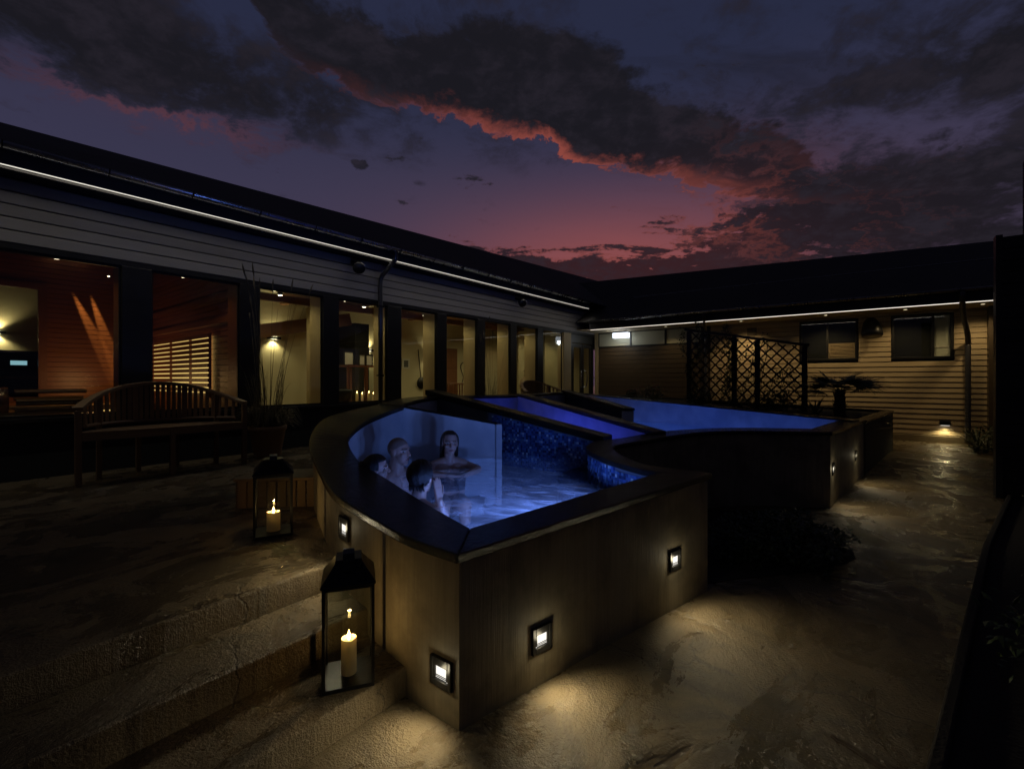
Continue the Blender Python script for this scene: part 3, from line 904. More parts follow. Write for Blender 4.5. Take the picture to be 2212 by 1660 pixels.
# recessed downlights just inside the glass, one per bay, each with its own lamp
for i, (y0, y1) in enumerate(bays[2:]):
    yc = (y0 + y1) / 2 if i else 1.0
    t = thing('downlight', (-8.02, yc, 3.055), ['small round downlight over the red boarded room left window', 'small round downlight over the second window with backlit slats', 'small round downlight above the reed plant window', 'small round downlight above the candle cabinet window', 'small round downlight above the hanging pan window', 'small round downlight above the chair window', 'small round downlight above the second reed window', 'small round downlight above the far bench window', 'small round downlight above the clay jar window'][min(i, 8)], 'lamp', 'downlights inside the glazed wing')
    MB().lathe([(.0, .018), (.05, .018), (.05, .0), (.036, .0)], (-8.02, yc, 3.055), 16).build('ring', M['steel'], t)
    MB().lathe([(.0, .004), (.034, .004), (.034, -.004), (.0, -.004)], (-8.02, yc, 3.052), 14).build('bulb', M['spot_bulb'], t)
    lamp('light', 'SPOT', (-8.02, yc, 3.03), 9 if i > 1 else 3, WARM if i > 1 else (1, .62, .25), t, .03, (0, 0, -1), 150, .6)
MB().box(-8.18, -7.865, 3.1, 13.9, 3.074, 3.10).build('head_soffit', M['ceiling_paint'], gb)
MB().box(-8.18, -7.865, -6, 3.0, 3.074, 3.10).build('head_soffit', M['sauna_board'], gb)

def sconce(loc, label, power=16, w=.30, col=WARM, nx=1):
    t = thing('wall_sconce', loc, label, 'lamp', 'wall sconces in the rooms')
    x, y, z = loc
    MB().box(x, x + .03, y - .05, y + .05, z - .05, z + .05).build('back_plate', M['black_metal'], t)
    MB().box(x + .03, x + .10, y - w / 2, y + w / 2, z - .028, z + .028).build('shade', M['black_metal'], t, bevel=.005)
    for s in (-1, 1):
        MB().box(x + .045, x + .085, y - w * .22, y + w * .22, z + s * .030 - .001, z + s * .030 + .001).build('lens', M['spot_bulb'], t)
        lamp('light', 'SPOT', (x + .065, y, z + s * .05), power, col, t, .03, (-.12, 0, s), 125, .7)
    return t
sconce((LX + .001, 4.97, 2.50), 'black up and down sconce on the lounge wall behind the reed plant')
sconce((LX + .001, 7.52, 2.34), 'black up and down sconce on the lounge wall above the picture frames')
sconce((LX + .001, 9.75, 2.30), 'black up and down sconce on the lounge wall above the slatted chair', 12)
sconce((-15.499, .95, 2.60), 'black up and down sconce in the far room seen through the left opening', 20)
# unseen ceiling spots added to brighten the lounge
for i, (y, lab) in enumerate(((4.3, 'added fill spot above the first lounge bay'), (6.2, 'added fill spot above the candle cabinet'), (8.0, 'added fill spot in the middle of the lounge'), (9.8, 'added fill spot above the slatted chair'), (11.5, 'added fill spot before the clay jar'), (13.2, 'added fill spot behind the glazed door'))):
    t = thing('fill_spot', (-9.2, y, 3.12), lab, 'lamp', 'added fill spots of the lounge')
    MB().lathe([(.001, 0), (.05, 0), (.05, .10), (.001, .10)], (-9.2, y, 3.20), 14).build('housing', M['black_metal'], t)
    MB().tube([(-9.2, y, 3.30), (-9.2, y, 3.548)], .008, 5).build('stem', M['black_metal'], t)
    MB().lathe([(.001, 0), (.038, 0), (.038, -.006), (.001, -.006)], (-9.2, y, 3.199), 12).build('bulb', M['spot_bulb'], t)
    lamp('light', 'SPOT', (-9.2, y, 3.17), 21, WARM, t, .05, (-.25, 0, -1), 140, .8)
# unseen lamps added to throw two slanting streaks on the red boards
for (y, y2, lab) in ((1.50, 2.28, 'added narrow lamp at the ceiling throwing the longer streak on red boards'), (1.84, 2.40, 'added narrow lamp at the ceiling throwing the steeper streak on red boards')):
    t = thing('streak_lamp', (RB + .12, y, 4.02), lab, 'lamp', 'added streak lamps in the red room')
    MB().box(RB + .06, RB + .18, y - .03, y + .03, 4.0, 4.2).build('housing', M['black_metal'], t)
    MB().box(RB + .09, RB + .15, y - .02, y + .02, 3.996, 3.999).build('lens', M['spot_bulb'], t)
    lamp('light', 'SPOT', (RB + .085, y, 3.985), 1100, (1, .66, .24), t, .012, (-.080, (y2 - y), -2.0), 7.5, .7)
# backlit slatted backrest on the partition
br = thing('slatted_light_panel', (-10.4, PY - .1, 1.2), 'amber backlit slatted backrest panel on the red room side wall', 'backrest')
MB().box(-12.2, -9.0, PY - .034, PY - .03, 1.25, 2.30).build('light_panel', M['backlight'], br)
for k in range(13):
    z = 1.24 + k * .085
    MB().box(-12.25, -8.92, PY - .10, PY - .07, z, z + .066).build('slat', M['sauna_board_x'], br)
for xx in (-12.2, -11.0, -9.9, -8.95):
    MB().box(xx - .02, xx + .02, PY - .069, PY - .036, 1.22, 2.34).build('upright', M['sauna_board_x'], br)
sb = thing('sauna_bench', (-11.5, 1.6, TZ), 'slatted red wood lounging bench against the boarded wall', 'bench')
for k in range(5):
    MB().box(-12.4 + k * .17, -12.4 + k * .17 + .145, .35, 2.9, 1.02, 1.06).build('slat', M['deck_wood'], sb)
for y in (.45, 1.6, 2.8): MB().box(-12.35, -11.6, y - .03, y + .03, TZ + .02, 1.02).build('support', M['furniture_red'], sb)
lamp_t = thing('bench_fill', (-12.1, 1.6, .7), 'added amber strip and fill lamp warming the red room at the lounging bench', 'lamp')
MB().box(-12.3, -12.26, .4, 2.85, .90, .92).build('strip', M['backlight'], lamp_t)
lamp('light', 'POINT', (-11.6, 1.9, 1.5), 8, (1, .55, .20), lamp_t, .15)  # added fill lamp in open air above the bench, warming the boards

# ================================================================== right wing
RY, REY, RZ = 13.97, 12.71, 3.08
XR = 1.90                          # right end of the cream wall
rb = thing('right_wing', (-2, RY, .1), 'low cream boarded building with deep eave and white light strip', 'building')
MB().box(-7.40, 6, RY + .02, RY + .2, .0, 3.3).build('wall_core', M['soffit_dark'], rb)
MB().box(-7.40, 6, REY, RY + .2, RZ, RZ + .02).build('soffit', M['soffit_pale'], rb)
MB().box(-6.93, 6, REY - .03, REY, RZ - .012, RZ + .235).build('fascia', M['fascia'], rb)
mb = MB()
for i in range(20):
    x = -6.9 + i * .4655
    mb.box(x, x + .465, REY - .004, REY + .010, RZ - .022, RZ - .0125)
mb.build('led_strip', M['led_line_far'], rb)
gutter((-6.9, REY - .10, RZ + .25), (6, REY - .10, RZ + .25), .06, 'gutter', rb, M['gutter_metal'])
for i in range(13):
    x = -6.3 + i * .85
    MB().tube([(x, REY - .10 + .065 * math.cos(math.pi * k / 6), RZ + .25 - .065 * math.sin(math.pi * k / 6)) for k in range(7)], .006, 5).build('gutter_bracket', M['black_metal'], rb)
# roof
mb = MB(); xs = [-12, -8.6, -6, -3, 0, 3, 7]
def rz2(x): return 5.44 - .040 * (x + 8.6)
for x in xs:
    mb.v += [Vector((x, REY - .06, RZ + .26)), Vector((x, 16.5, rz2(x))), Vector((x, 22, 3.2)), Vector((x, REY - .06, RZ + .235)), Vector((x, 16.5, rz2(x) - .1)), Vector((x, 22, 3.1))]
for i in range(len(xs) - 1):
    q = 6 * i
    mb.f += [(q, q + 6, q + 7, q + 1), (q + 1, q + 7, q + 8, q + 2), (q + 3, q + 4, q + 10, q + 9), (q + 4, q + 5, q + 11, q + 10), (q, q + 3, q + 9, q + 6)]
mb.build('roof', M['roof_felt'], rb)
MB().tube([(-6, 13.9, RZ + 1.06), (6, 13.9, RZ + .99)], .016, 6).build('snow_guard', M['gutter_metal'], rb)
# dark boarded part with frosted clerestory panes
MB().box(-7.40, -7.27, RY - .05, RY + .02, .1, RZ).build('corner_trim', M['post_wood'], rb)
dz = .142
for k in range(15):
    z0 = .46 + k * dz
    MB().box(-7.262, -3.70, RY - .03, RY + .019, z0, z0 + dz - .012).build('board', M['siding_dark'], rb)
for xa, xb in ((-7.24, -6.16), (-6.10, -5.03), (-4.97, -3.95)):
    w = MB().box(xa, xb, RY - .01, RY + .012, 2.63, 3.05).build('clerestory_pane', M['frosted'], rb)
    MB().box(xa - .03, xb + .03, RY - .03, RY + .015, 2.59, 2.629).box(xa - .03, xb + .03, RY - .03, RY + .015, 3.051, 3.079).box(xa - .03, xa - .001, RY - .03, RY + .015, 2.629, 3.051).box(xb + .001, xb + .03, RY - .03, RY + .015, 2.629, 3.051).build('frame', M['black_frame'], w)
# cream boards, cut round the windows
wins = [(-1.50, -.30, 2.0, 3.0), (.33, 1.38, 2.0, 3.02)]
dz = .1185
for k in range(24):
    z0 = .30 + k * dz; z1 = min(z0 + dz - .008, RZ - .002)
    if z1 < z0 + .02: break
    spans = [(-3.69, XR)]
    for (a, b, c, d) in wins:
        if z1 > c - .01 and z0 < d:
            ns = []
            for s, e in spans:
                if a > s and b < e: ns += [(s, a - .01), (b + .01, e)]
                else: ns.append((s, e))
            spans = ns
    for s, e in spans:
        mb = MB().poly_prism([(RY - .006, z0), (RY - .034, z0), (RY - .016, z1), (RY - .006, z1)], s, e)
        for v in mb.v: v.x, v.y, v.z = v.z, v.x, v.y
        mb.build('board', M['siding_cream'], rb)
MB().box(-3.7, XR, RY - .08, RY + .019, .0, .285).build('plinth', M['plinth'], rb, bevel=.01)
MB().box(XR + .001, 6, RY - .20, RY + .019, .0, RZ - .001).build('end_return', M['siding_dark'], rb)
# windows
def window(x0, x1, z0, z1):
    fr = MB().box(x0, x1, RY - .05, RY - .004, z0, z0 + .055).box(x0, x1, RY - .05, RY - .004, z1 - .05, z1).box(x0, x0 + .05, RY - .05, RY - .004, z0 + .055, z1 - .05).box(x1 - .05, x1, RY - .05, RY - .004, z0 + .055, z1 - .05)
    return fr.build('window', M['black_frame'], rb, bevel=.004)
w1 = window(*wins[0])
MB().box(-1.45, -.30 - .05, RY - .012, RY - .006, 2.05, 2.95).build('pane', M['glass'], w1)
MB().box(-1.45, -.35, RY - .002, RY + .018, 2.05, 2.95).build('blind', M['dark_cloth'], w1)
MB().box(-.93, -.89, RY - .045, RY - .013, 2.055, 2.95).build('mullion', M['black_frame'], w1)
gr = MB().box(-.885, -.355, RY - .035, RY - .013, 2.06, 2.09).box(-.885, -.355, RY - .035, RY - .013, 2.40, 2.43).box(-.885, -.86, RY - .035, RY - .013, 2.09, 2.40).box(-.38, -.355, RY - .035, RY - .013, 2.09, 2.40).build('vent_grille', M['plinth'], w1)
for k in range(9):
    z = 2.10 + k * .034
    MB().bar((-.86, RY - .026, z + .014), (-.38, RY - .026, z + .014), .02, .016, (0, -.4, 1)).build('louvre', M['siding_cream'], w1)
w2 = window(*wins[1])
MB().box(.38, 1.33, RY - .012, RY - .006, 2.055, 2.97).build('pane', M['glass'], w2)
MB().box(.38, 1.06, RY - .002, RY + .018, 2.055, 2.97).build('blind', M['dark_cloth'], w2)
MB().box(1.06, 1.33, RY - .002, RY + .018, 2.055, 2.97).build('blind', M['paper'], w2)
MB().box(1.02, 1.07, RY - .045, RY - .013, 2.055, 2.97).build('mullion', M['black_frame'], w2)
MB().box(1.08, 1.325, RY - .022, RY - .013, 2.26, 2.275).build('blind_bar', M['paper'], w2)
# vent cover, downpipes
MB().box(-2.73, -2.50, RY - .06, RY - .036, 2.74, 2.94).build('vent_cover', M['siding_dark'], rb, bevel=.004)
MB().tube(crom([(-3.50, REY - .10, RZ + .19), (-3.50, REY - .09, RZ + .08), (-3.56, REY + .15, RZ - .05), (-3.74, RY - .30, RZ - .22), (-3.80, RY - .10, RZ - .42), (-3.80, RY - .085, .3)], 4), .04, 10).build('downpipe', M['pipe_metal'], rb, smooth=True)
MB().tube(crom([(1.38, REY - .10, RZ + .19), (1.38, REY - .09, RZ + .05), (1.42, REY + .25, RZ - .15), (1.56, RY - .35, RZ - .55), (1.60, RY - .12, RZ - .75), (1.60, RY - .10, RZ - 1.0), (1.60, RY - .10, .18)], 4), .05, 10).build('downpipe', M['pipe_metal'], rb, smooth=True)
# soffit downlights
for i, (x, lab) in enumerate(((-6.6, 'soffit downlight over the glazed door corner'), (-4.75, 'soffit downlight over the frosted clerestory panes'), (-2.75, 'soffit downlight above the lattice screen'), (-.9, 'soffit downlight above the louvred window'), (.55, 'soffit downlight between hanging speaker and right window'), (1.75, 'soffit downlight near the right downpipe'))):
    t = thing('soffit_downlight', (x, 13.28, RZ - .006), lab, 'lamp', 'downlights in the right eave')
    MB().lathe([(.0, .006), (.045, .006), (.045, -.004), (.034, -.004)], (x, 13.28, RZ - .006), 16).build('ring', M['steel'], t)
    MB().lathe([(.0, .003), (.033, .003), (.033, -.006), (.0, -.006)], (x, 13.28, RZ - .006), 14).build('bulb', M['dim_bulb'], t)
    lamp('light', 'SPOT', (x, 13.28, RZ - .03), (10, 9, 34, 30, 22, 22)[i], (1, .72, .34), t, .03, (0, .22, -1), 120, .8)
t = thing('bulkhead_lamp', (-6.2, RY - .25, 2.93), 'bright white box lamp under the eave in front of clerestory panes', 'lamp')
MB().box(-6.62, -6.16, RY - .30, RY - .16, 3.03, RZ - .001).build('mount', M['black_metal'], t)
MB().box(-6.62, -6.10, RY - .32, RY - .14, 2.86, 3.029).build('diffuser', M['cool_lamp'], t, bevel=.01)
lamp('light', 'POINT', (-6.36, RY - .50, 2.80), 3, (.9, .95, 1), t, .08)
t = thing('low_wall_lamp', (1.24, RY - .08, .5), 'small black downward wall lamp low on the cream boards', 'lamp')
MB().box(1.15, 1.33, RY - .15, RY - .036, .53, .62).build('hood', M['black_metal'], t, bevel=.006)
MB().box(1.17, 1.31, RY - .14, RY - .05, .523, .5295).build('lens', M['panel_light'], t)
lamp('light', 'SPOT', (1.24, RY - .11, .51), 9, WARM, t, .03, (0, -.35, -1), 150, .5)

# dark shed end at the right edge of the path
sh = thing('dark_shed', (2.5, 8.4, .1), 'black timber shed end rising at the right edge of the path', 'shed')
MB().box(1.24, 5.5, 8.30, 8.38, .0, 3.32).build('wall', M['black_frame'], sh)
for k in range(22):
    z = .14 + k * .144
    MB().box(1.22, 5.5, 8.27, 8.299, z, z + .134).build('board', M['siding_dark'] if False else M['black_frame'], sh)
MB().box(1.20, 1.26, 8.24, 8.40, .0, 3.34).build('corner_post', M['black_frame'], sh)
MB().box(1.52, 2.6, 8.2, 8.9, 3.32, 4.45).build('chimney', M['roof_felt'], sh, bevel=.12, segs=4)

# ================================================================== recessed lights in the pool walls
def wall_light(x, y, z, tx, ty, label, power=7.0):
    """frame and louvred lens let into a wall; (tx,ty) runs along the wall, outward normal on its right"""
    T = Vector((tx, ty, 0)).normalized(); N = Vector((T.y, -T.x, 0)); Zv = Vector((0, 0, 1))
    c = Vector((x, y, z)) - N * .030
    t = thing('recessed_wall_light', c, label, 'lamp', 'recessed lights in the pool walls')
    S = .066
    fr = MB()
    for a, b, wa, wb in ((-S + .010, 0, .010, S), (S - .010, 0, .010, S), (0, -S + .015, S - .020, .015), (0, S - .019, S - .020, .019)):
        fr.obox(c + T * a + Zv * b + N * .006, T * wa, N * .010, Zv * wb)
    fr.obox(c + T * (-S + .026) + N * .005, T * .006, N * .008, Zv * (S - .038)).obox(c + T * (S - .026) + N * .005, T * .006, N * .008, Zv * (S - .038))
    fr.build('frame', M['black_metal'], t, bevel=.003)
    MB().obox(c - Zv * .004 + N * .001, T * .036, N * .004, Zv * .034).build('lens', M['panel_light'], t)
    for k in range(3):
        MB().obox(c + Zv * (-.032 + k * .007) + N * .006, T * .034, N * .003, Zv * .0008).build('louvre', M['black_metal'], t)
    lamp('light', 'SPOT', c + N * .035 - Zv * .01, power, (1, .86, .56), t, .03, N * 1.0 - Zv * .75, 138, 1.0)
    lamp('light', 'POINT', c + N * .05, power * .03, (1, .86, .56), t, .02)
    return t
LT = (('recessed wall light on the curved pool wall beside the terrace lantern', -2.4808, 1.5100, .66, .9885, -.1510),
      ('recessed wall light low on the pool wall right of the near lantern', -1.5382, 1.4147, .222, .9994, .0335),
      ('recessed wall light on the front pool wall nearest its sharp corner', -1.2997, 1.9200, .236, .2241, .9746),
      ('recessed wall light near the far end of the front pool wall', -1.0273, 3.1046, .333, .2241, .9746),
      ('recessed wall light on the second pool block nearer the shrub', -.3552, 6.6818, .476, .1187, .9929),
      ('recessed wall light on the second pool block nearer the planter', -.1760, 8.1810, .457, .1187, .9929))
for i, (lab, x, y, z, tx, ty) in enumerate(LT):
    wall_light(x, y, z, tx, ty, lab, (7.0, 8.5, 11.5, 12.5, 12.0, 10.0)[i])

# ---------------------------------------------------------------- underwater lamps
def pool_lamp(loc, aim, power, col, label, cone=150, blend=.5, rad=.06):
    t = thing('underwater_lamp', loc, label, 'lamp', 'underwater lamps of the spa pool')
    a = Vector(aim).normalized(); l = Vector(loc)
    q = a.to_track_quat('Z', 'Y')
    for nm, r, h0, h1, m in (('rim', .062, -.02, .0, 'steel'), ('lens', .048, .001, .008, 'lens_white')):
        mb = MB().lathe([(.001, h0), (r, h0), (r, h1), (.001, h1)], (0, 0, 0), 18)
        mb.v = [q @ v + l for v in mb.v]; mb.build(nm, M[m], t)
    lamp('light', 'SPOT', l + a * .05, power, col, t, rad, aim, cone, blend)
    return t
BLUE = (.215, .345, 1.0)
pool_lamp(P(.08, 2.605, .34), P(-1.2, 1.9, .30), 11, BLUE, 'round underwater lamp on the front pool wall nearest the sharp corner')
pool_lamp(P(.35, 2.815, .34), P(-.5, 2.2, .30), 29, BLUE, 'round underwater lamp in the middle of the front pool wall')
pool_lamp(P(.62, 3.03, .50), P(-1.5, 1.35, .22), 35, BLUE, 'round underwater lamp on the front pool wall toward the tiled bay')
pool_lamp(P(.03, 5.87, .50), P(.8, .75, .20), 28, (.075, .10, 1.0), 'round underwater lamp behind the tiled divider')
for l_, d_, w_, lab in ((2.75, 7.85, 15, 'round floor lamp midway along the far basin'), (3.62, 6.80, 11, 'round floor lamp at the right end of the far basin'), (2.05, 9.05, 13, 'round floor lamp at the left end of the far basin')):
    pool_lamp(P(l_, d_, .19), P(.80, .56, .36), w_ * 0.78, (.085, .20, 1.0), lab)

# ---------------------------------------------------------------- lanterns
def lantern(loc, rz, w, h, label, ch, cr):
    t = thing('lantern', (0, 0, 0), label, 'lantern', 'glass candle lanterns')
    b = .007; hw = w / 2
    MB().box(-hw, hw, -hw, hw, 0, .018).build('base', M['black_metal'], t, bevel=.003)
    for sx in (-1, 1):
        for sy in (-1, 1):
            MB().box(sx * (hw - b) - b, sx * (hw - b) + b, sy * (hw - b) - b, sy * (hw - b) + b, .018, h).build('post', M['black_metal'], t)
    top = MB()
    for s in (-1, 1):
        top.box(-hw, hw, s * (hw - b) - b, s * (hw - b) + b, h, h + .014); top.box(s * (hw - b) - b, s * (hw - b) + b, -hw + 2 * b, hw - 2 * b, h, h + .014)
    top.build('top_frame', M['black_metal'], t)
    for s in (-1, 1):
        MB().box(-hw + .014, hw - .014, s * (hw - .006) - .001, s * (hw - .006) + .001, .02, h).build('pane', M['glass'], t)
        MB().box(s * (hw - .006) - .001, s * (hw - .006) + .001, -hw + .014, hw - .014, .02, h).build('pane', M['glass'], t)
    r = MB(); a, c = hw + .006, hw * .52
    z0, z1 = h + .0145, h + .105
    for z, q in ((z0, a), (z0 + .01, a), (z1, c), (z1 + .012, c)):
        r.v += [Vector((-q, -q, z)), Vector((q, -q, z)), Vector((q, q, z)), Vector((-q, q, z))]
    for k in range(3):
        for e in range(4):
            r.f.append((4 * k + e, 4 * k + (e + 1) % 4, 4 * k + 4 + (e + 1) % 4, 4 * k + 4 + e))
    r.f += [(3, 2, 1, 0), (12, 13, 14, 15)]
    r.build('roof', M['black_metal'], t, bevel=.003)
    hp = [(-hw * .80, z1 - .03), (-hw * .62, z1 + .006), (-hw * .34, z1 + .030), (0, z1 + .038), (hw * .34, z1 + .030), (hw * .62, z1 + .006), (hw * .80, z1 - .03)]
    hb = MB()
    for (xa, za), (xb, zb) in zip(hp, hp[1:]): hb.bar((xa, 0, za), (xb, 0, zb), .05, .006)
    hb.build('handle', M['black_metal'], t)
    t.location = loc; t.rotation_euler = (0, 0, rz)
    c = thing('candle', Vector(loc) + Vector((0, 0, .0185)), label.split(' holding')[0].replace('black', 'lit cream pillar candle in the black'), 'candle', 'pillar candles in the lanterns')
    x, y, z = c.location
    MB().lathe([(.001, 0), (cr, 0), (cr, .004), (cr * .99, ch - .012), (cr * 1.0, ch - .002), (cr * .95, ch), (cr * .86, ch - .006), (cr * .82, ch - .035), (cr * .25, ch - .040), (.001, ch - .040)], (x, y, z), 24).build('wax', M['wax'], c, smooth=True)
    MB().tube([(x, y, z + ch - .038), (x + .001, y, z + ch - .010)], .0018, 5).build('wick', M['black_metal'], c)
    MB().lathe([(.0005, ch - .014), (.006, ch - .007), (.0080, ch + .002), (.0055, ch + .016), (.0006, ch + .036)], (x, y, z), 10).build('flame', M['flame'], c, smooth=True)
    lamp('light', 'POINT', (x, y, z + ch + .024), 2.6, (1.0, .60, .22), c, .007)
    return t
lantern((-1.955, 1.235, .1435), math.radians(-33), .225, .455, 'tall black glass lantern on the lowest step holding a candle', .165, .035)
lantern((-3.44, 1.56, TZ + .001), math.radians(-25), .25, .425, 'wide black glass lantern on the terrace edge holding a candle', .135, .045)

# ---------------------------------------------------------------- wooden deck box against the pool wall
db = thing('deck_steps', P(-2.1, 4.3, TZ), 'low slatted wooden entry step against the curved pool wall', 'wooden step')
c0, c1 = Vector((-4.33, 1.66)), Vector((-3.86, 2.12)); d = (c1 - c0).normalized(); n = Vector((-d.y, d.x))
L = (c1 - c0).length
for k in range(8):
    a = c0 + d * (k * L / 8 + .004)
    MB().obox((a.x + d.x * (L / 16 - .006), a.y + d.y * (L / 16 - .006), TZ + .115), (d.x * (L / 16 - .0065), d.y * (L / 16 - .0065), 0), (n.x * .011, n.y * .011, 0), (0, 0, .113)).build('slat', M['deck_wood'], db)
a = c0 - d * .012 + n * .2
MB().obox((a.x, a.y, TZ + .115), (d.x * .01, d.y * .01, 0), (n.x * .185, n.y * .185, 0), (0, 0, .113)).build('side_panel', M['deck_wood'], db)
for k in range(4):
    a = c0 + d * (L / 2) + n * (.035 + k * .108)
    MB().obox((a.x, a.y, TZ + .243), (d.x * (L / 2 + .03), d.y * (L / 2 + .03), 0), (n.x * .050, n.y * .050, 0), (0, 0, .013)).build('tread_board', M['deck_wood'], db, bevel=.003)

# ---------------------------------------------------------------- curved garden benches
def bench():
    t = thing('garden_bench', (-6.75, 1.77, TZ), 'curved teak garden bench with slatted back on the near terrace', 'bench', 'curved teak benches by the windows')
    yc, hl = 1.77, .81
    def bx(s): return -6.50 - .50 * (1 - abs(s) ** 3.2)
    def bz(s): return 1.235 + .262 * (1 - abs(s) ** 2.2)
    sz = .985
    N = 32
    pts = [Vector((bx(s), yc + hl * s, bz(s))) for s in [-1 + 2 * i / N for i in range(N + 1)]]
    mb = MB()
    for i in range(N):
        dd = (pts[min(i + 1, N)] - pts[i])
    # top rail: swept rectangle
    n0 = len(mb.v)
    for i, p in enumerate(pts):
        dd = (pts[min(i + 1, N)] - pts[max(i - 1, 0)]).normalized(); sx = dd.cross(Vector((0, 0, 1))).normalized(); uz = sx.cross(dd)
        wd = .034 + .014 * abs(-1 + 2 * i / N) ** 4
        for a, b in ((-1, -1), (1, -1), (1, 1), (-1, 1)): mb.v.append(p + sx * wd * a + uz * .020 * b)
    for i in range(N):
        q = 4 * i
        for e in range(4): mb.f.append((q + e, q + (e + 1) % 4, q + 4 + (e + 1) % 4, q + 4 + e))
    mb.f += [(3, 2, 1, 0), tuple(4 * N + e for e in range(4))]
    mb.build('top_rail', M['teak'], t, bevel=.006)
    # lower back rail
    mb = MB().tube([(bx(s) + .012, yc + hl * s * .985, sz + .06) for s in [-.92 + 1.84 * i / 20 for i in range(21)]], .020, 6)
    mb.build('lower_rail', M['teak'], t)
    for i in range(27):
        s = -.90 + 1.80 * i / 26
        dx = bx(s + .01) - bx(s - .01); dy = hl * .02; dv = Vector((dx, dy, 0)).normalized()
        a = Vector((bx(s), yc + hl * s * .99, sz + .05)); b = Vector((bx(s), yc + hl * s, bz(s) - .012))
        nn = Vector((-dv.y, dv.x, 0))
        MB().obox((a + b) / 2, dv * (.020 if i % 9 else .030), nn * .008, (b - a) / 2).build('back_slat', M['teak_upright'], t, bevel=.003)
    # seat: front rail and curved boards
    def fx(s): return -6.47 + .05 * (1 - s * s)
    for k in range(5):
        f = k / 5.0
        mb = MB()
        for i in range(17):
            s = -.97 + 1.94 * i / 16
            x0 = fx(s) + (bx(s * .93) + .05 - fx(s)) * f; x1 = fx(s) + (bx(s * .93) + .05 - fx(s)) * (f + .185)
            y = yc + hl * s * .985
            mb.v += [Vector((x0, y, sz + .008)), Vector((x1, y, sz + .006)), Vector((x1, y, sz - .014)), Vector((x0, y, sz - .014))]
        for i in range(16):
            q = 4 * i
            for e in range(4): mb.f.append((q + e, q + (e + 1) % 4, q + 4 + (e + 1) % 4, q + 4 + e))
        mb.f += [(3, 2, 1, 0), (64, 65, 66, 67)]
        mb.build('seat_board', M['teak'], t, bevel=.004)
    mb = MB()
    for i in range(17):
        s = -.97 + 1.94 * i / 16
        y = yc + hl * s * .985
        mb.v += [Vector((fx(s) + .0, y, sz - .015)), Vector((fx(s) - .03, y, sz - .015)), Vector((fx(s) - .03, y, sz - .085)), Vector((fx(s), y, sz - .085))]
    for i in range(16):
        q = 4 * i
        for e in range(4): mb.f.append((q + e, q + (e + 1) % 4, q + 4 + (e + 1) % 4, q + 4 + e))
    mb.f += [(3, 2, 1, 0), (64, 65, 66, 67)]
    mb.build('apron', M['teak'], t)
    for s, zt in ((-1, 1.222), (0, sz - .02), (1, 1.222)):
        x = -6.50 if s else fx(0) - .015
        MB().obox((x, yc + hl * s * .99, (TZ + zt) / 2), (.027, 0, 0), (0, .027, 0), (0, 0, (zt - TZ) / 2 - .001)).build('leg', M['teak_upright'], t, bevel=.005)
    for s in (-.72, -.24, .24, .72):
        zt = bz(s) - .02 if abs(s) > .5 else sz - .02
        x = bx(s) + .01
        MB().obox((x, yc + hl * s, (TZ + zt) / 2), (.024, 0, 0), (0, .024, 0), (0, 0, (zt - TZ) / 2 - .001)).build('leg', M['teak_upright'], t, bevel=.005)
    return t
b0 = bench()
copy_tree(b0, (-6.72, 9.62, TZ), None, 'curved teak garden bench farther off, in front of the clay jar window')

# ---------------------------------------------------------------- pots with reeds
def reed_plant(loc, label, n, hgt, pot_r, pot_h, seed, lean=0.5):
    rnd = random.Random(seed); x, y, z = loc
    t = thing('reed_plant', loc, label, 'plant', 'tall reeds in pots')
    MB().lathe([(.001, 0), (pot_r * .66, 0), (pot_r * .70, .02), (pot_r * .95, pot_h - .06), (pot_r * 1.0, pot_h - .055), (pot_r * 1.02, pot_h), (pot_r * .92, pot_h), (pot_r * .90, pot_h - .04), (.001, pot_h - .04)], (x, y, z), 32).build('pot', M['terracotta'], t, smooth=True)
    for k in range(n):
        a = rnd.uniform(0, 6.28); r0 = pot_r * .75 * math.sqrt(rnd.random())
        tall = rnd.random() < .20
        h = hgt * (rnd.uniform(.75, 1.0) if tall else rnd.uniform(.22, .50))
        b = Vector((x + r0 * math.cos(a), y + r0 * math.sin(a), z + pot_h - .04))
        a2 = a + rnd.uniform(-.7, .7); sp = lean * h * rnd.uniform(.10, .42)
        drop = 0 if tall else rnd.uniform(0, .35) * h
        pts = []
        for i in range(7):
            f = i / 6
            pts.append(b + Vector((math.cos(a2) * sp * f ** 1.7, math.sin(a2) * sp * f ** 1.7, h * f - drop * f ** 4)))
        mb = MB().tube(pts, [.0042 * (1 - .6 * i / 6) for i in range(7)], 4)
        if tall and rnd.random() < .7:
            tp = pts[-1]; dv = (pts[-1] - pts[-2]).normalized()
            mb.tube([tp - dv * .02, tp + dv * .05, tp + dv * .12 + Vector((0, 0, -.004)), tp + dv * .19 + Vector((.004, 0, -.014))], [.004, .013, .011, .002], 6)
        mb.build('stalk', M['reed'], t)
    # tangled low leaves
    mb = MB()
    for k in range(int(n * 4.5)):
        a = rnd.uniform(0, 6.28); h = rnd.uniform(.2, .80); sp = rnd.uniform(.06, .38)
        b = Vector((x + pot_r * .5 * math.cos(a), y + pot_r * .5 * math.sin(a), z + pot_h - .04))
        pts = [b + Vector((math.cos(a) * sp * f, math.sin(a) * sp * f, h * (f - .85 * f ** 3))) for f in (0, .25, .5, .75, 1)]
        mb.tube(pts, [.005, .006, .005, .004, .001], 3)
    mb.build('leaves', M['reed'], t)
    return t
reed_plant((-6.93, 3.06, TZ), 'tall dry reeds in a terracotta pot beside the near bench', 78, 2.15, .25, .44, 4)
reed_plant((-6.95, 8.05, TZ), 'tall dry reeds in a pot beside the far bench', 60, 2.05, .20, .36, 9, .65)

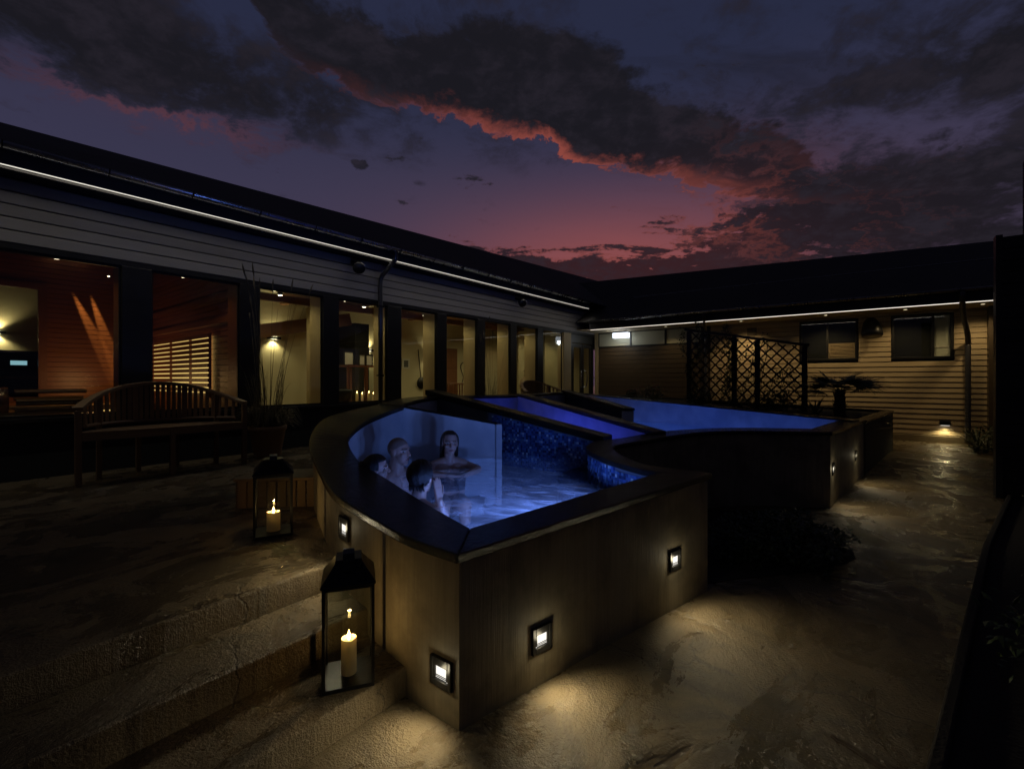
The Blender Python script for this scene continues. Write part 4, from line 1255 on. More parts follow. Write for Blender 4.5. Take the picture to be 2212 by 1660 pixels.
# ---------------------------------------------------------------- loudspeakers under the eave
def speaker(loc, yaw, pitch, label, r=.105, L=.24, kind=0):
    t = thing('outdoor_speaker', loc, label, 'speaker', 'black outdoor loudspeakers')
    R = Matrix.Rotation(yaw, 3, 'Z') @ Matrix.Rotation(pitch, 3, 'X')
    l = Vector(loc)
    def put(mb, nm, m, **k):
        mb.v = [R @ v + l for v in mb.v]; return mb.build(nm, M[m], t, **k)
    put(MB().lathe([(.001, -L * .45), (r * .45, -L * .45), (r * .72, -L * .25), (r, L * .25), (r * 1.02, L * .45), (r * .93, L * .5)], (0, 0, 0), 24), 'body', 'black_frame', smooth=True)
    put(MB().lathe([(.001, L * .46), (r * .5, L * .475), (r * .92, L * .49), (r * .92, L * .45), (.001, L * .44)], (0, 0, 0), 24), 'grille', 'black_metal', smooth=True)
    return t
s1 = speaker((-7.20, 4.74, 3.56), 0, 0, 'black round spotlight-shaped speaker below the eave left of the downpipe')
for c in s1.children: pass
s1.rotation_euler = (math.radians(125), 0, math.radians(62))
MB().bar((-7.40, 4.72, 3.66), (-7.22, 4.74, 3.60), .03, .05).build('bracket', M['black_metal'], s1).matrix_parent_inverse = s1.matrix_basis.inverted() @ Matrix.Translation(s1.location)
s2 = speaker((-7.20, 9.55, 3.56), 0, 0, 'black round spotlight-shaped speaker below the eave near the far corner')
s2.rotation_euler = (math.radians(125), 0, math.radians(62))
MB().bar((-7.40, 9.53, 3.66), (-7.22, 9.55, 3.60), .03, .05).build('bracket', M['black_metal'], s2).matrix_parent_inverse = s2.matrix_basis.inverted() @ Matrix.Translation(s2.location)
s3 = speaker((-.04, 13.62, 2.76), 0, 0, 'black teardrop speaker hanging between the two right windows', .20, .46)
s3.rotation_euler = (math.radians(165), 0, math.radians(20))

# ================================================================== leaves
def leaf_cloud(mb, c, rad, n, size, rnd, flat=.5, shell=.55):
    """small bent leaves through an ellipsoid volume"""
    for _ in range(n):
        while True:
            v = Vector((rnd.uniform(-1, 1), rnd.uniform(-1, 1), rnd.uniform(-1, 1)))
            if shell < v.length < 1 or (v.length < 1 and rnd.random() < .3): break
        k = .8 + .45 * mnoise.noise(Vector((v.x * 2.1 + c[0], v.y * 2.1 + c[1], v.z * 2.1)))
        p = Vector(c) + Vector((v.x * rad[0], v.y * rad[1], v.z * rad[2])) * k
        d = (v * .6 + Vector((rnd.uniform(-1, 1), rnd.uniform(-1, 1), rnd.uniform(-.6, .8)))).normalized()
        up = Vector((rnd.uniform(-.5, .5), rnd.uniform(-.5, .5), 1)); s = d.cross(up)
        if s.length < .01: continue
        s.normalize(); nn = s.cross(d); L = size * rnd.uniform(.6, 1.3); W = L * flat * .5
        q = len(mb.v)
        mb.v += [p, p + d * L * .5 + s * W - nn * W * .3, p + d * L - nn * L * .15, p + d * L * .5 - s * W - nn * W * .3, p + d * L * .5 + nn * W * .15]
        mb.f += [(q, q + 1, q + 4), (q + 1, q + 2, q + 4), (q + 2, q + 3, q + 4), (q + 3, q, q + 4)]

def shrub(loc, rad, n, size, label, m='leaf_dark', seed=1, stems=5, name='shrub', cat='shrub', group=None, extra=None):
    rnd = random.Random(seed)
    t = thing(name, loc, label, cat, group)
    mb = MB(); x, y, z = loc
    leaf_cloud(mb, (x, y, z + rad[2] * .85), rad, n, size, rnd)
    mb.build('foliage', M[m], t)
    st = MB()
    for k in range(stems):
        a = rnd.uniform(0, 6.28); f = rnd.uniform(.3, .8)
        st.tube([(x, y, z), (x + rad[0] * .3 * f * math.cos(a), y + rad[1] * .3 * f * math.sin(a), z + rad[2] * .6), (x + rad[0] * f * math.cos(a), y + rad[1] * f * math.sin(a), z + rad[2] * 1.2)], [.012, .008, .003], 5)
    st.build('stems', M['bark'], t)
    return t
# shrub in the bay between the two pool blocks, spilling on to the path
shrub((-.62, 4.72, .0), (.62, .60, .20), 2600, .055, 'low dense green shrub spilling on to the path between the pool walls', 'leaf_dark', 11, 9)
shrub((-.98, 4.30, .0), (.36, .32, .15), 700, .05, 'smaller leafy shrub tucked beside the front pool block', 'leaf_dark', 12, 5)
tag(MB().poly_prism([(-1.02, 3.6), (-.80, 3.9), (-.35, 4.4), (-.12, 4.9), (-.2, 5.6), (-.55, 6.3), (-1.6, 5.5), (-1.9, 4.9), (-2.0, 4.2), (-1.6, 3.8)], -.02, [.010, .012, .012, .012, .018, .03, .04, .04, .03, .02]).build('planting_soil', M['soil']), 'dark soil of the planted bay between the pool walls', kind='structure')

# ---------------------------------------------------------------- lattice screen
LY = 10.63
lat = thing('lattice_screen', (-2.2, LY, .9), 'dark wooden lattice screen with sloping top standing in the planting bed', 'screen')
def ltop(x): return 2.68 + (2.25 - 2.68) * (x + 3.27) / 2.21
lposts = [-3.27, -2.33, -1.89, -1.06]
for x in lposts:
    MB().box(x - .045, x + .045, LY - .045, LY + .045, .86, ltop(x) - .06).build('post', M['lattice_wood'], lat, bevel=.004)
MB().bar((-3.36, LY, ltop(-3.36) - .03), (-.98, LY, ltop(-.98) - .03), .12, .05).build('cap_rail', M['lattice_wood'], lat, bevel=.004)
MB().bar((-3.27, LY, 1.06), (-1.06, LY, 1.0), .05, .07).build('bottom_rail', M['lattice_wood'], lat)
for pa, pb in zip(lposts, lposts[1:]):
    x0, x1 = pa + .045, pb - .045; z0 = 1.10
    sp = .215
    for sgn, yy in ((1, LY - .012), (-1, LY + .012)):
        k = -30
        while k < 40:
            c = k * sp; k += 1
            # line z = sgn*(x-x0) + c + z0, clipped to the panel
            pts = []
            n = 40
            for i in range(n + 1):
                x = x0 + (x1 - x0) * i / n; z = sgn * (x - x0) * 1.05 + c + z0
                if 1.05 < z < ltop(x) - .06: pts.append((x, z))
            if len(pts) > 4:
                MB().bar((pts[0][0], yy, pts[0][1]), (pts[-1][0], yy, pts[-1][1]), .012, .030, (0, 0, 1)).build('lath', M['lattice_wood'], lat)
def climber(x0, x1, z0, z1, n, label, seed, y=LY - .06, dens=1.0):
    rnd = random.Random(seed); t = thing('climbing_plant', ((x0 + x1) / 2, y, .88), label, 'plant')
    st = MB(); mb = MB()
    for k in range(4):
        x = rnd.uniform(x0, x1); pts = [Vector((x, y, .88))]
        while pts[-1].z < z1:
            pts.append(pts[-1] + Vector((rnd.uniform(-.09, .09), rnd.uniform(-.03, .03), rnd.uniform(.10, .2))))
        st.tube(pts, .006, 5)
        for p in pts[1:]: leaf_cloud(mb, p, (.10, .05, .12), int(n / 20), .055, rnd, .6, 0)
    for _ in range(n // 30):
        leaf_cloud(mb, (rnd.uniform(x0, x1), y, rnd.uniform(z0, z1)), (.12, .05, .12), 14, .06, rnd, .6, 0)
    st.build('stems', M['bark'], t); mb.build('foliage', M['leaf_mid'], t)
    return t
climber(-3.2, -2.4, 1.0, 2.6, 600, 'dense climber covering the left lattice panel', 21)
climber(-2.25, -2.0, 1.0, 2.3, 120, 'thin climber on the middle lattice panel', 22)
climber(-1.75, -1.15, 1.0, 1.6, 240, 'leafy climber low on the right lattice panel', 23)
shrub((-1.55, 10.35, .87), (.42, .25, .26), 500, .07, 'dark leafy plant at the foot of the right lattice panel', 'leaf_dark', 31, 5)
shrub((-2.15, 10.30, .90), (.30, .2, .16), 260, .06, 'low leafy plant at the foot of the middle lattice panel', 'leaf_mid', 32, 5)
shrub((-2.95, 10.30, .96), (.40, .22, .20), 340, .06, 'low leafy plant at the foot of the left lattice panel', 'leaf_dark', 33, 5)
# red flowering plants
for (x, y, lab, sd) in ((-3.98, 10.25, 'red flowering bush beside the left lattice post', 41), (-4.45, 10.25, 'smaller red flowering bush at the left end of the bed', 42)):
    z = 1.02
    r = .28 if sd == 41 else .20
    t = shrub((x, y, z), (r, r, r * .75), 330, .06, lab, 'leaf_mid', sd, 5, 'flowering_bush', 'bush', 'red flowering bushes')
    rnd = random.Random(sd + 5)
    for k in range(16):
        a = rnd.uniform(0, 6.28); q = rnd.uniform(.2, .95) * r
        c = Vector((x + q * math.cos(a), y + q * math.sin(a), z + r * (1.15 + .5 * rnd.random() - .4 * q / r)))
        mb = MB()
        for e in range(6):
            an = e * 1.047; d = Vector((math.cos(an), math.sin(an), .35)) * .035; s = Vector((-math.sin(an), math.cos(an), 0)) * .014
            mb.quad(c, c + d * .6 + s, c + d, c + d * .6 - s)
        mb.build('flower', M['petal_red'], t)
# spiky plant by the right lattice post
def spiky(loc, n, L, label, seed, m='leaf_palm'):
    rnd = random.Random(seed); t = thing('spiky_plant', loc, label, 'plant', 'spiky-leaved plants')
    b = Vector(loc)
    for k in range(n):
        a = rnd.uniform(0, 6.28); e = rnd.uniform(.4, 1.25); l = L * rnd.uniform(.6, 1)
        d = Vector((math.cos(a) * math.cos(e), math.sin(a) * math.cos(e), math.sin(e))); s = Vector((-math.sin(a), math.cos(a), 0))
        mb = MB(); N = 6
        for i in range(N + 1):
            f = i / N; p = b + d * l * f - Vector((0, 0, 1)) * l * .30 * f * f
            w = .018 * (1 - f) ** .7 + .001; mb.v += [p - s * w, p + Vector((0, 0, .005)), p + s * w]
        for i in range(N):
            q = 3 * i; mb.f += [(q, q + 1, q + 4, q + 3), (q + 1, q + 2, q + 5, q + 4)]
        mb.build('leaf', M[m], t)
    return t
spiky((-.85, 10.2, .86), 26, .62, 'spiky dark plant beside the right lattice post', 51)
spiky((1.62, 12.9, .12), 34, .95, 'spiky dark plant at the foot of the right downpipe', 52)
shrub((1.72, 12.6, .1), (.35, .4, .30), 500, .07, 'dark bushy plant by the shed below the right downpipe', 'leaf_dark', 53, 5)

# ---------------------------------------------------------------- fan palm
def fan_palm(loc, label):
    rnd = random.Random(61); x, y, z = loc; t = thing('fan_palm', loc, label, 'palm')
    prof = [(.001, 0), (.085, 0)]
    for i in range(10): prof += [(.088 - .002 * i + .012 * (i % 2), .02 + i * .047)]
    prof += [(.06, .49), (.001, .50)]
    MB().lathe(prof, loc, 14).build('trunk', M['bark'], t)
    # fibrous stubs
    mb = MB()
    for k in range(60):
        a = rnd.uniform(0, 6.28); h = rnd.uniform(.05, .48); p = Vector((x + .085 * math.cos(a), y + .085 * math.sin(a), z + h))
        mb.tube([p, p + Vector((.03 * math.cos(a), .03 * math.sin(a), .045))], [.009, .002], 4)
    tag(mb.build('leaf_stubs', M['bark'], t), kind='stuff')
    top = Vector((x, y, z + .47))
    # each frond: stalk plus a pleated fan of blades.  azimuth, elevation, stalk length, blade length
    R = Vector((CO, SI, 0))
    specs = [(2, .30, .44, .46), (16, .42, .34, .40), (-14, .16, .30, .36), (180, .22, .36, .38), (168, -.02, .32, .36), (196, .38, .30, .36), (80, .55, .28, .34), (-80, .50, .26, .32), (120, .85, .24, .30), (-130, .30, .28, .34), (30, .62, .30, .36), (155, .58, .28, .34), (-40, .40, .28, .34)]
    base = math.atan2(SI, CO)
    for k, (az, el, sl, bl) in enumerate(specs):
        a = base + math.radians(az); d = Vector((math.cos(a) * math.cos(el), math.sin(a) * math.cos(el), math.sin(el)))
        s = Vector((-math.sin(a), math.cos(a), 0)); u = s.cross(d) * -1
        ro = rnd.choice((-1, 1)) * rnd.uniform(.15, .5); s, u = s * math.cos(ro) + u * math.sin(ro), u * math.cos(ro) - s * math.sin(ro)
        hub = top + d * sl
        st = MB().tube([top, top + d * sl * .5 + Vector((0, 0, .01)), hub], [.011, .008, .006], 5)
        fr = st.build('frond', M['leaf_palm'], t)
        mb = MB(); nb = 26
        for i in range(nb):
            an = -1.75 + 3.5 * i / (nb - 1); L = bl * (1 - .28 * abs(an) / 1.75) * rnd.uniform(.9, 1.05)
            bd = (d * math.cos(an) + s * math.sin(an)).normalized(); bs = bd.cross(u).normalized()
            droop = rnd.uniform(.04, .16); n0 = len(mb.v); N = 4
            for j in range(N + 1):
                f = j / N; p = hub + bd * L * f - Vector((0, 0, 1)) * L * droop * f * f + u * .012 * math.sin(f * 3.1)
                w = .014 * math.sin(min(1, f * 1.6 + .15) * math.pi * .62) * (1 - f * .65) + .0008
                mb.v += [p - bs * w, p + u * .004, p + bs * w]
            for j in range(N):
                q = n0 + 3 * j; mb.f += [(q, q + 1, q + 4, q + 3), (q + 1, q + 2, q + 5, q + 4)]
        mb.build('blades', M['leaf_palm'], fr)
    return t
fan_palm(P(5.92, 8.30, .85), 'small fan palm with stubby trunk in the raised bed before the cream wall')

# ---------------------------------------------------------------- bed along the right edge of the path
rbed = thing('path_bed', (1.2, 5, 0), 'dark planted bed with low kerb along the right edge of the path', 'planter')
A, B, D = Vector((.12, 2.1)), Vector((.75, 5.68)), Vector((1.30, 8.26))
MB().poly_prism([(.16, 2.1), (.79, 5.68), (1.34, 8.24), (5, 8.24), (5, 2.1)], -.02, .10).build('soil', M['soil'], rbed)
for a, b in ((A, B), (B, D)):
    d = (b - a).normalized(); n = Vector((d.y, -d.x)) * .05
    MB().poly_prism([tuple(q) for q in (a, b, b + n, a + n)], -.01, .125).build('kerb', M['soil'], rbed, bevel=.01)
for i, (x, y, r, h, lab) in enumerate(((.78, 3.35, .42, .22, 'low leafy ground cover nearest the camera in the path bed'), (1.15, 4.6, .40, .26, 'low leafy ground cover in the middle of the path bed'), (1.6, 6.3, .55, .34, 'taller dark shrub at the far end of the path bed'))):
    shrub((x, y, .10), (r, r * 1.2, h), 420, .065, lab, 'leaf_dark', 71 + i, 6)

# ================================================================== things seen through the glass
t = thing('display_cabinet', (-9.55, 6.2, TZ), 'red wood glass-sided candle cabinet behind the fourth window', 'cabinet')
cx0, cx1, cy0, cy1 = -9.9, -9.3, 5.85, 6.75
for x in (cx0, cx1):
    for y in (cy0, 6.3, cy1):
        MB().box(x - .02, x + .02, y - .02, y + .02, TZ + .02, 1.86).build('post', M['furniture_red'], t)
for z in (.95, 1.83):
    MB().box(cx0 - .03, cx1 + .03, cy0 - .03, cy1 + .03, z, z + .035).build('shelf', M['furniture_red'], t)
MB().box(cx1 + .021, cx1 + .024, cy0 + .02, cy1 - .02, .99, 1.82).build('pane', M['glass'], t)
MB().box(cx0 + .02, cx1 - .02, cy0 + .02, cy1 - .02, .80, .949).build('drawer', M['furniture_red'], t)
for i, (x, y) in enumerate(((-9.5, 5.98), (-9.45, 6.18), (-9.6, 6.42), (-9.42, 6.48), (-9.5, 6.66))):
    c = thing('cabinet_candle', (x, y, .986), ['first', 'second', 'third', 'fourth', 'rightmost'][i] + ' lit candle from the left inside the glass cabinet', 'candle', 'candles in the cabinet')
    h = .20 + .03 * (i % 2)
    MB().lathe([(.001, 0), (.032, 0), (.032, h), (.001, h)], c.location, 14).build('wax', M['wax'], c)
    MB().lathe([(.001, h + .004), (.010, h + .016), (.001, h + .05)], c.location, 8).build('flame', M['flame'], c)
lamp('light', 'POINT', (-9.5, 6.3, 1.32), 1.2, (1, .6, .25), t, .1)
for i, (x, y, w, h, lab) in enumerate(((-9.75, 6.15, .26, .34, 'taller dark picture frame standing on the cabinet'), (-9.62, 6.42, .18, .28, 'small dark picture frame in the middle of the cabinet top'), (-9.65, 6.64, .20, .28, 'small dark picture frame at the right end of the cabinet top'))):
    f = thing('picture_frame', (x, y, 1.866), lab, 'picture frame', 'frames on the cabinet')
    MB().box(x, x + .02, y - w / 2, y - w / 2 + .025, 1.866, 1.866 + h).box(x, x + .02, y + w / 2 - .025, y + w / 2, 1.866, 1.866 + h).box(x, x + .02, y - w / 2 + .025, y + w / 2 - .025, 1.866 + h - .025, 1.866 + h).box(x, x + .02, y - w / 2 + .025, y + w / 2 - .025, 1.866, 1.891).build('frame', M['black_frame'], f)
    MB().box(x + .004, x + .010, y - w / 2 + .025, y + w / 2 - .025, 1.891, 1.866 + h - .025).build('picture', M['paper'], f)
o = MB().lathe([(.001, 0), (.16, 0), (.24, .12), (.27, .30), (.25, .34), (.22, .34), (.20, .28), (.001, .28)], (-8.55, 5.18, 1.0), 22).build('dark_bowl', M['black_frame'], smooth=True)
rebase(tag(o, 'large dark bowl on the ledge inside the fourth window', 'bowl'))
t = thing('window_ledge', (-8.4, 8, TZ), 'low cream ledge running inside the lounge windows', 'ledge')
MB().box(-8.9, -7.76, 3.2, 11.8, TZ + .02, .94).build('front', M['cream_plaster'], t)
MB().box(-8.92, -7.75, 3.2, 11.8, .941, .985).build('top', M['furniture_red'], t, bevel=.005)
for i, (y, lab) in enumerate(((5.42, 'pair tealight nearest the fourth window edge'), (5.34, 'tealight beside the dark bowl'))):
    c = thing('tealight', (-7.95, y, .986), lab, 'candle', 'tealights on the ledge')
    MB().lathe([(.001, 0), (.02, 0), (.02, .05), (.001, .05)], c.location, 10).build('cup', M['wax'], c)
    MB().lathe([(.001, .052), (.006, .062), (.001, .085)], c.location, 7).build('flame', M['flame'], c)
# framed print, warming pan, door glow
f = thing('framed_print', (LX + .002, 8.78, 1.86), 'small pale framed print on the lounge wall', 'picture')
MB().box(LX + .002, LX + .02, 8.70, 8.98, 1.84, 2.16).build('mount', M['paper'], f)
MB().box(LX + .021, LX + .024, 8.76, 8.92, 1.90, 2.10).build('print', M['print_grey'], f)
f = thing('warming_pan', (LX + .03, 9.35, 1.2), 'long-handled dark warming pan hanging on the lounge wall', 'pan')
q = MB().lathe([(.001, -.03), (.17, -.02), (.19, 0), (.17, .03), (.001, .05)], (0, 0, 0), 22); q.v = [Vector((v.z + LX + .05, v.x + 9.42, v.y + 1.42)) for v in q.v]
q.build('bowl', M['black_metal'], f, smooth=True)
MB().tube([(LX + .05, 9.38, 1.6), (LX + .05, 9.28, 2.45)], .015, 6).build('handle', M['bark'], f)
# slatted chair, jar, mirror
c = thing('slatted_chair', (-9.1, 9.2, TZ), 'low red slatted tub chair seen through the sixth window', 'chair')
K = 12
for k in range(K):
    a = -1.2 + 2.4 * k / (K - 1)
    p = Vector((-9.1 - .32 * math.cos(a), 9.2 + .34 * math.sin(a), .98)); MB().box(p.x - .012, p.x + .012, p.y - .02, p.y + .02, .98, 1.40).build('slat', M['furniture_red'], c)
MB().tube([(-9.1 - .32 * math.cos(a), 9.2 + .34 * math.sin(a), 1.41) for a in [-1.3 + 2.6 * i / 14 for i in range(15)]], .026, 6).build('top_rail', M['furniture_red'], c)
MB().lathe([(.001, .93), (.36, .93), (.36, .985), (.001, .985)], (-9.1, 9.2, 0), 20).build('seat', M['furniture_red'], c)
for a in (.6, 2.2, 3.8, 5.4):
    MB().box(-9.1 + .28 * math.cos(a) - .02, -9.1 + .28 * math.cos(a) + .02, 9.2 + .28 * math.sin(a) - .02, 9.2 + .28 * math.sin(a) + .02, TZ + .02, .93).build('leg', M['furniture_red'], c)
j = thing('clay_jar', (-8.75, 12.0, .986), 'big pale clay jar with dark dried flowers on the ledge by the last window', 'jar')
MB().lathe([(.001, 0), (.16, 0), (.27, .16), (.31, .36), (.28, .52), (.17, .62), (.15, .68), (.18, .70), (.13, .69), (.001, .60)], j.location, 26).build('body', M['clay_jar'], j, smooth=True)
mb = MB(); leaf_cloud(mb, Vector(j.location) + Vector((0, 0, .76)), (.22, .22, .10), 120, .06, random.Random(2)); mb.build('dried_flowers', M['bark'], j)
r = thing('wall_hook', (LX + .03, 8.2, 1.8), 'dark curled wrought hook on the lounge wall', 'hook')
MB().tube([(LX + .03, 11.3 + .16 * math.cos(a), 1.95 + .16 * math.sin(a)) for a in [-1.6 + 5.0 * i / 18 for i in range(19)]] + [(LX + .03, 11.28, 1.6), (LX + .03, 11.2, 1.4)], .014, 6).build('scroll', M['black_metal'], r)
c = thing('ledge_candle', (-7.95, 8.50, .986), 'small amber candle in glass on the ledge behind the far reeds', 'candle')
MB().lathe([(.001, 0), (.035, 0), (.035, .10), (.030, .10), (.030, .01), (.001, .01)], c.location, 12).build('holder', M['glass'], c)
MB().lathe([(.001, .02), (.02, .03), (.026, .06), (.001, .12)], c.location, 8).build('flame', M['flame'], c)
# red-room clutter: round antler-like ring on the far wall and a metal fire basket, shelf, towel
r = thing('antler_ring', (-15.45, .55, 1.9), 'pale curved horn hanging on the far room wall', 'horn')
MB().tube([(-15.44, .62 + .17 * math.cos(a), 2.02 + .17 * math.sin(a)) for a in [-3.3 + 3.5 * i / 14 for i in range(15)]], [.012 + .022 * math.sin(math.pi * i / 14) for i in range(15)], 8).build('horn', M['paper'], r, smooth=True)
r = thing('log_basket', (-8.3, .35, TZ), 'shiny metal drum and slatted log rack inside the left window', 'log rack')
q = MB().lathe([(.001, 0), (.17, 0), (.17, .30), (.15, .30), (.15, .02), (.001, .02)], (0, 0, 0), 22); q.v = [Vector((v.x - 8.25, v.z + .30, v.y + 1.28)) for v in q.v]
q.build('drum', M['steel'], r, smooth=True)
for k in range(7):
    MB().tube([(-8.25 + .13 * math.cos(k), .66, 1.28 + .13 * math.sin(k)), (-8.25 + .13 * math.cos(k), 1.3, 1.28 + .13 * math.sin(k))], .022, 7).build('log', M['deck_wood'], r)
MB().box(-8.5, -8.0, -.3, 1.4, TZ + .02, 1.10).build('stand', M['furniture_red'], r)
for k in range(4): MB().box(-7.998, -7.98, -.6, 1.4, 1.12 + k * .055, 1.15 + k * .055).build('rail', M['deck_wood'], r) if k < 1 else None
c = thing('dark_counter', (-14.2, .3, TZ), 'dark counter with a small lit display in the far left room', 'counter')
MB().box(-14.4, -14.05, -3, 1.7, TZ + .03, 2.10).build('cabinet', M['dark_cloth'], c)
MB().box(-14.45, -14.0, -3, 1.75, 2.101, 2.14).build('top', M['steel'], c)
MB().box(-14.049, -14.045, 1.06, 1.30, 1.84, 1.93).build('display', M['display'], c)
MB().box(-14.03, -14.0, .9, 1.6, 1.55, 1.60).build('shelf_edge', M['deck_wood'], c)
o = MB().sphere((-12.0, 1.75, 1.14), .12, 12, 8, (1, 1.3, .65)).build('rolled_towel', M['paper'], smooth=True)
rebase(tag(o, 'rolled pale towel on the slatted lounging bench', 'towel'))
# small glowing bulbs standing in for lamp reflections in the red room glass
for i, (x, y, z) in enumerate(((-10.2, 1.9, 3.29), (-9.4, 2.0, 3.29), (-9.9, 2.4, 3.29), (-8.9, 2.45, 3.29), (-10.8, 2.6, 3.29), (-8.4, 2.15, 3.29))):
    s = thing('glint_bulb', (x, y, z), ['rearmost tiny bulb standing in for a reflection', 'second tiny bulb standing in for a reflection', 'third tiny bulb standing in for a reflection', 'front right tiny bulb standing in for a reflection', 'far left tiny bulb standing in for a reflection', 'nearest tiny bulb standing in for a reflection'][i] + ' in the red room ceiling', 'lamp', 'tiny bulbs standing in for reflections in the red room')
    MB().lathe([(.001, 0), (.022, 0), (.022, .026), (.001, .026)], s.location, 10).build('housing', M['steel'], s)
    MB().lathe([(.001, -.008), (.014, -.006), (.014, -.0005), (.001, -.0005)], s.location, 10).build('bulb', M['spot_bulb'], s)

# ================================================================== bathers
def _skin(t, b, pos, ob):
    n = noise(t, pos, 30, 4)
    setp(t, b, col=mixc(t, n, (.58, .37, .29), (.66, .44, .35)), rough=0.38, sss=0.12)
    b.inputs['Subsurface Radius'].default_value = (.012, .005, .003)
mat('skin', _skin)
plain('hair_dark', (.018, .012, .009), 0.45, var=0.5, scale=60, bstr=0.8, stretch=(1, 1, .15), bscale=160)
plain('hair_brown', (.045, .028, .018), 0.45, var=0.5, scale=60, bstr=0.8, stretch=(1, 1, .15), bscale=160)
plain('stubble', (.34, .235, .185), 0.5, var=0.25, scale=80, bstr=0.3, bscale=300)
plain('lip', (.36, .15, .13), 0.4, var=0.1)
plain('eye_white', (.55, .55, .55), 0.15, var=0.03)
plain('iris', (.015, .012, .010), 0.1, var=0.1)
plain('swim_cloth', (.02, .02, .035), 0.7, var=0.2)

def capsule(mb, a, b, ra, rb, n=12):
    a, b = Vector(a), Vector(b)
    d = (b - a); L = d.length; d.normalize()
    pts, rad = [], []
    for i in range(5):
        an = math.pi / 2 * i / 4; pts.append(a - d * ra * math.cos(an)); rad.append(max(.0008, ra * math.sin(an)))
    for i in range(5):
        an = math.pi / 2 * (4 - i) / 4; pts.append(b + d * rb * math.cos(an)); rad.append(max(.0008, rb * math.sin(an)))
    mb.tube(pts, rad, n)

def hand(mb, wrist, dirv, palm_n, curl, side):
    """palm and five bent fingers; dirv points to the fingertips, palm_n out of the palm"""
    w, d, pn = Vector(wrist), Vector(dirv).normalized(), Vector(palm_n).normalized()
    s = d.cross(pn).normalized() * side; pn = s.cross(d).normalized() * side
    for k in (-1.2, -.4, .4, 1.2):
        capsule(mb, w + s * k * .012, w + d * .085 + s * k * .019, .014, .012, 8)
    for k, L in ((-1.5, .066), (-.5, .078), (.5, .072), (1.5, .056)):
        p = w + d * .085 + s * k * .0185; dd = d.copy(); ln = [L * .45, L * .32, L * .23]; r = .0085
        for i in range(3):
            dd = (dd + pn * curl * (.35 + .25 * i)).normalized(); q = p + dd * ln[i]
            capsule(mb, p, q, r, r * .9, 8); p = q; r *= .9
    p = w + d * .022 - s * .026; dd = (d * .75 - s * .7 + pn * .3).normalized(); r = .0105
    for ln in (.038, .032, .024):
        q = p + dd * ln; capsule(mb, p, q, r, r * .9, 8); p = q; r *= .9; dd = (dd + d * .35 + pn * .2).normalized()

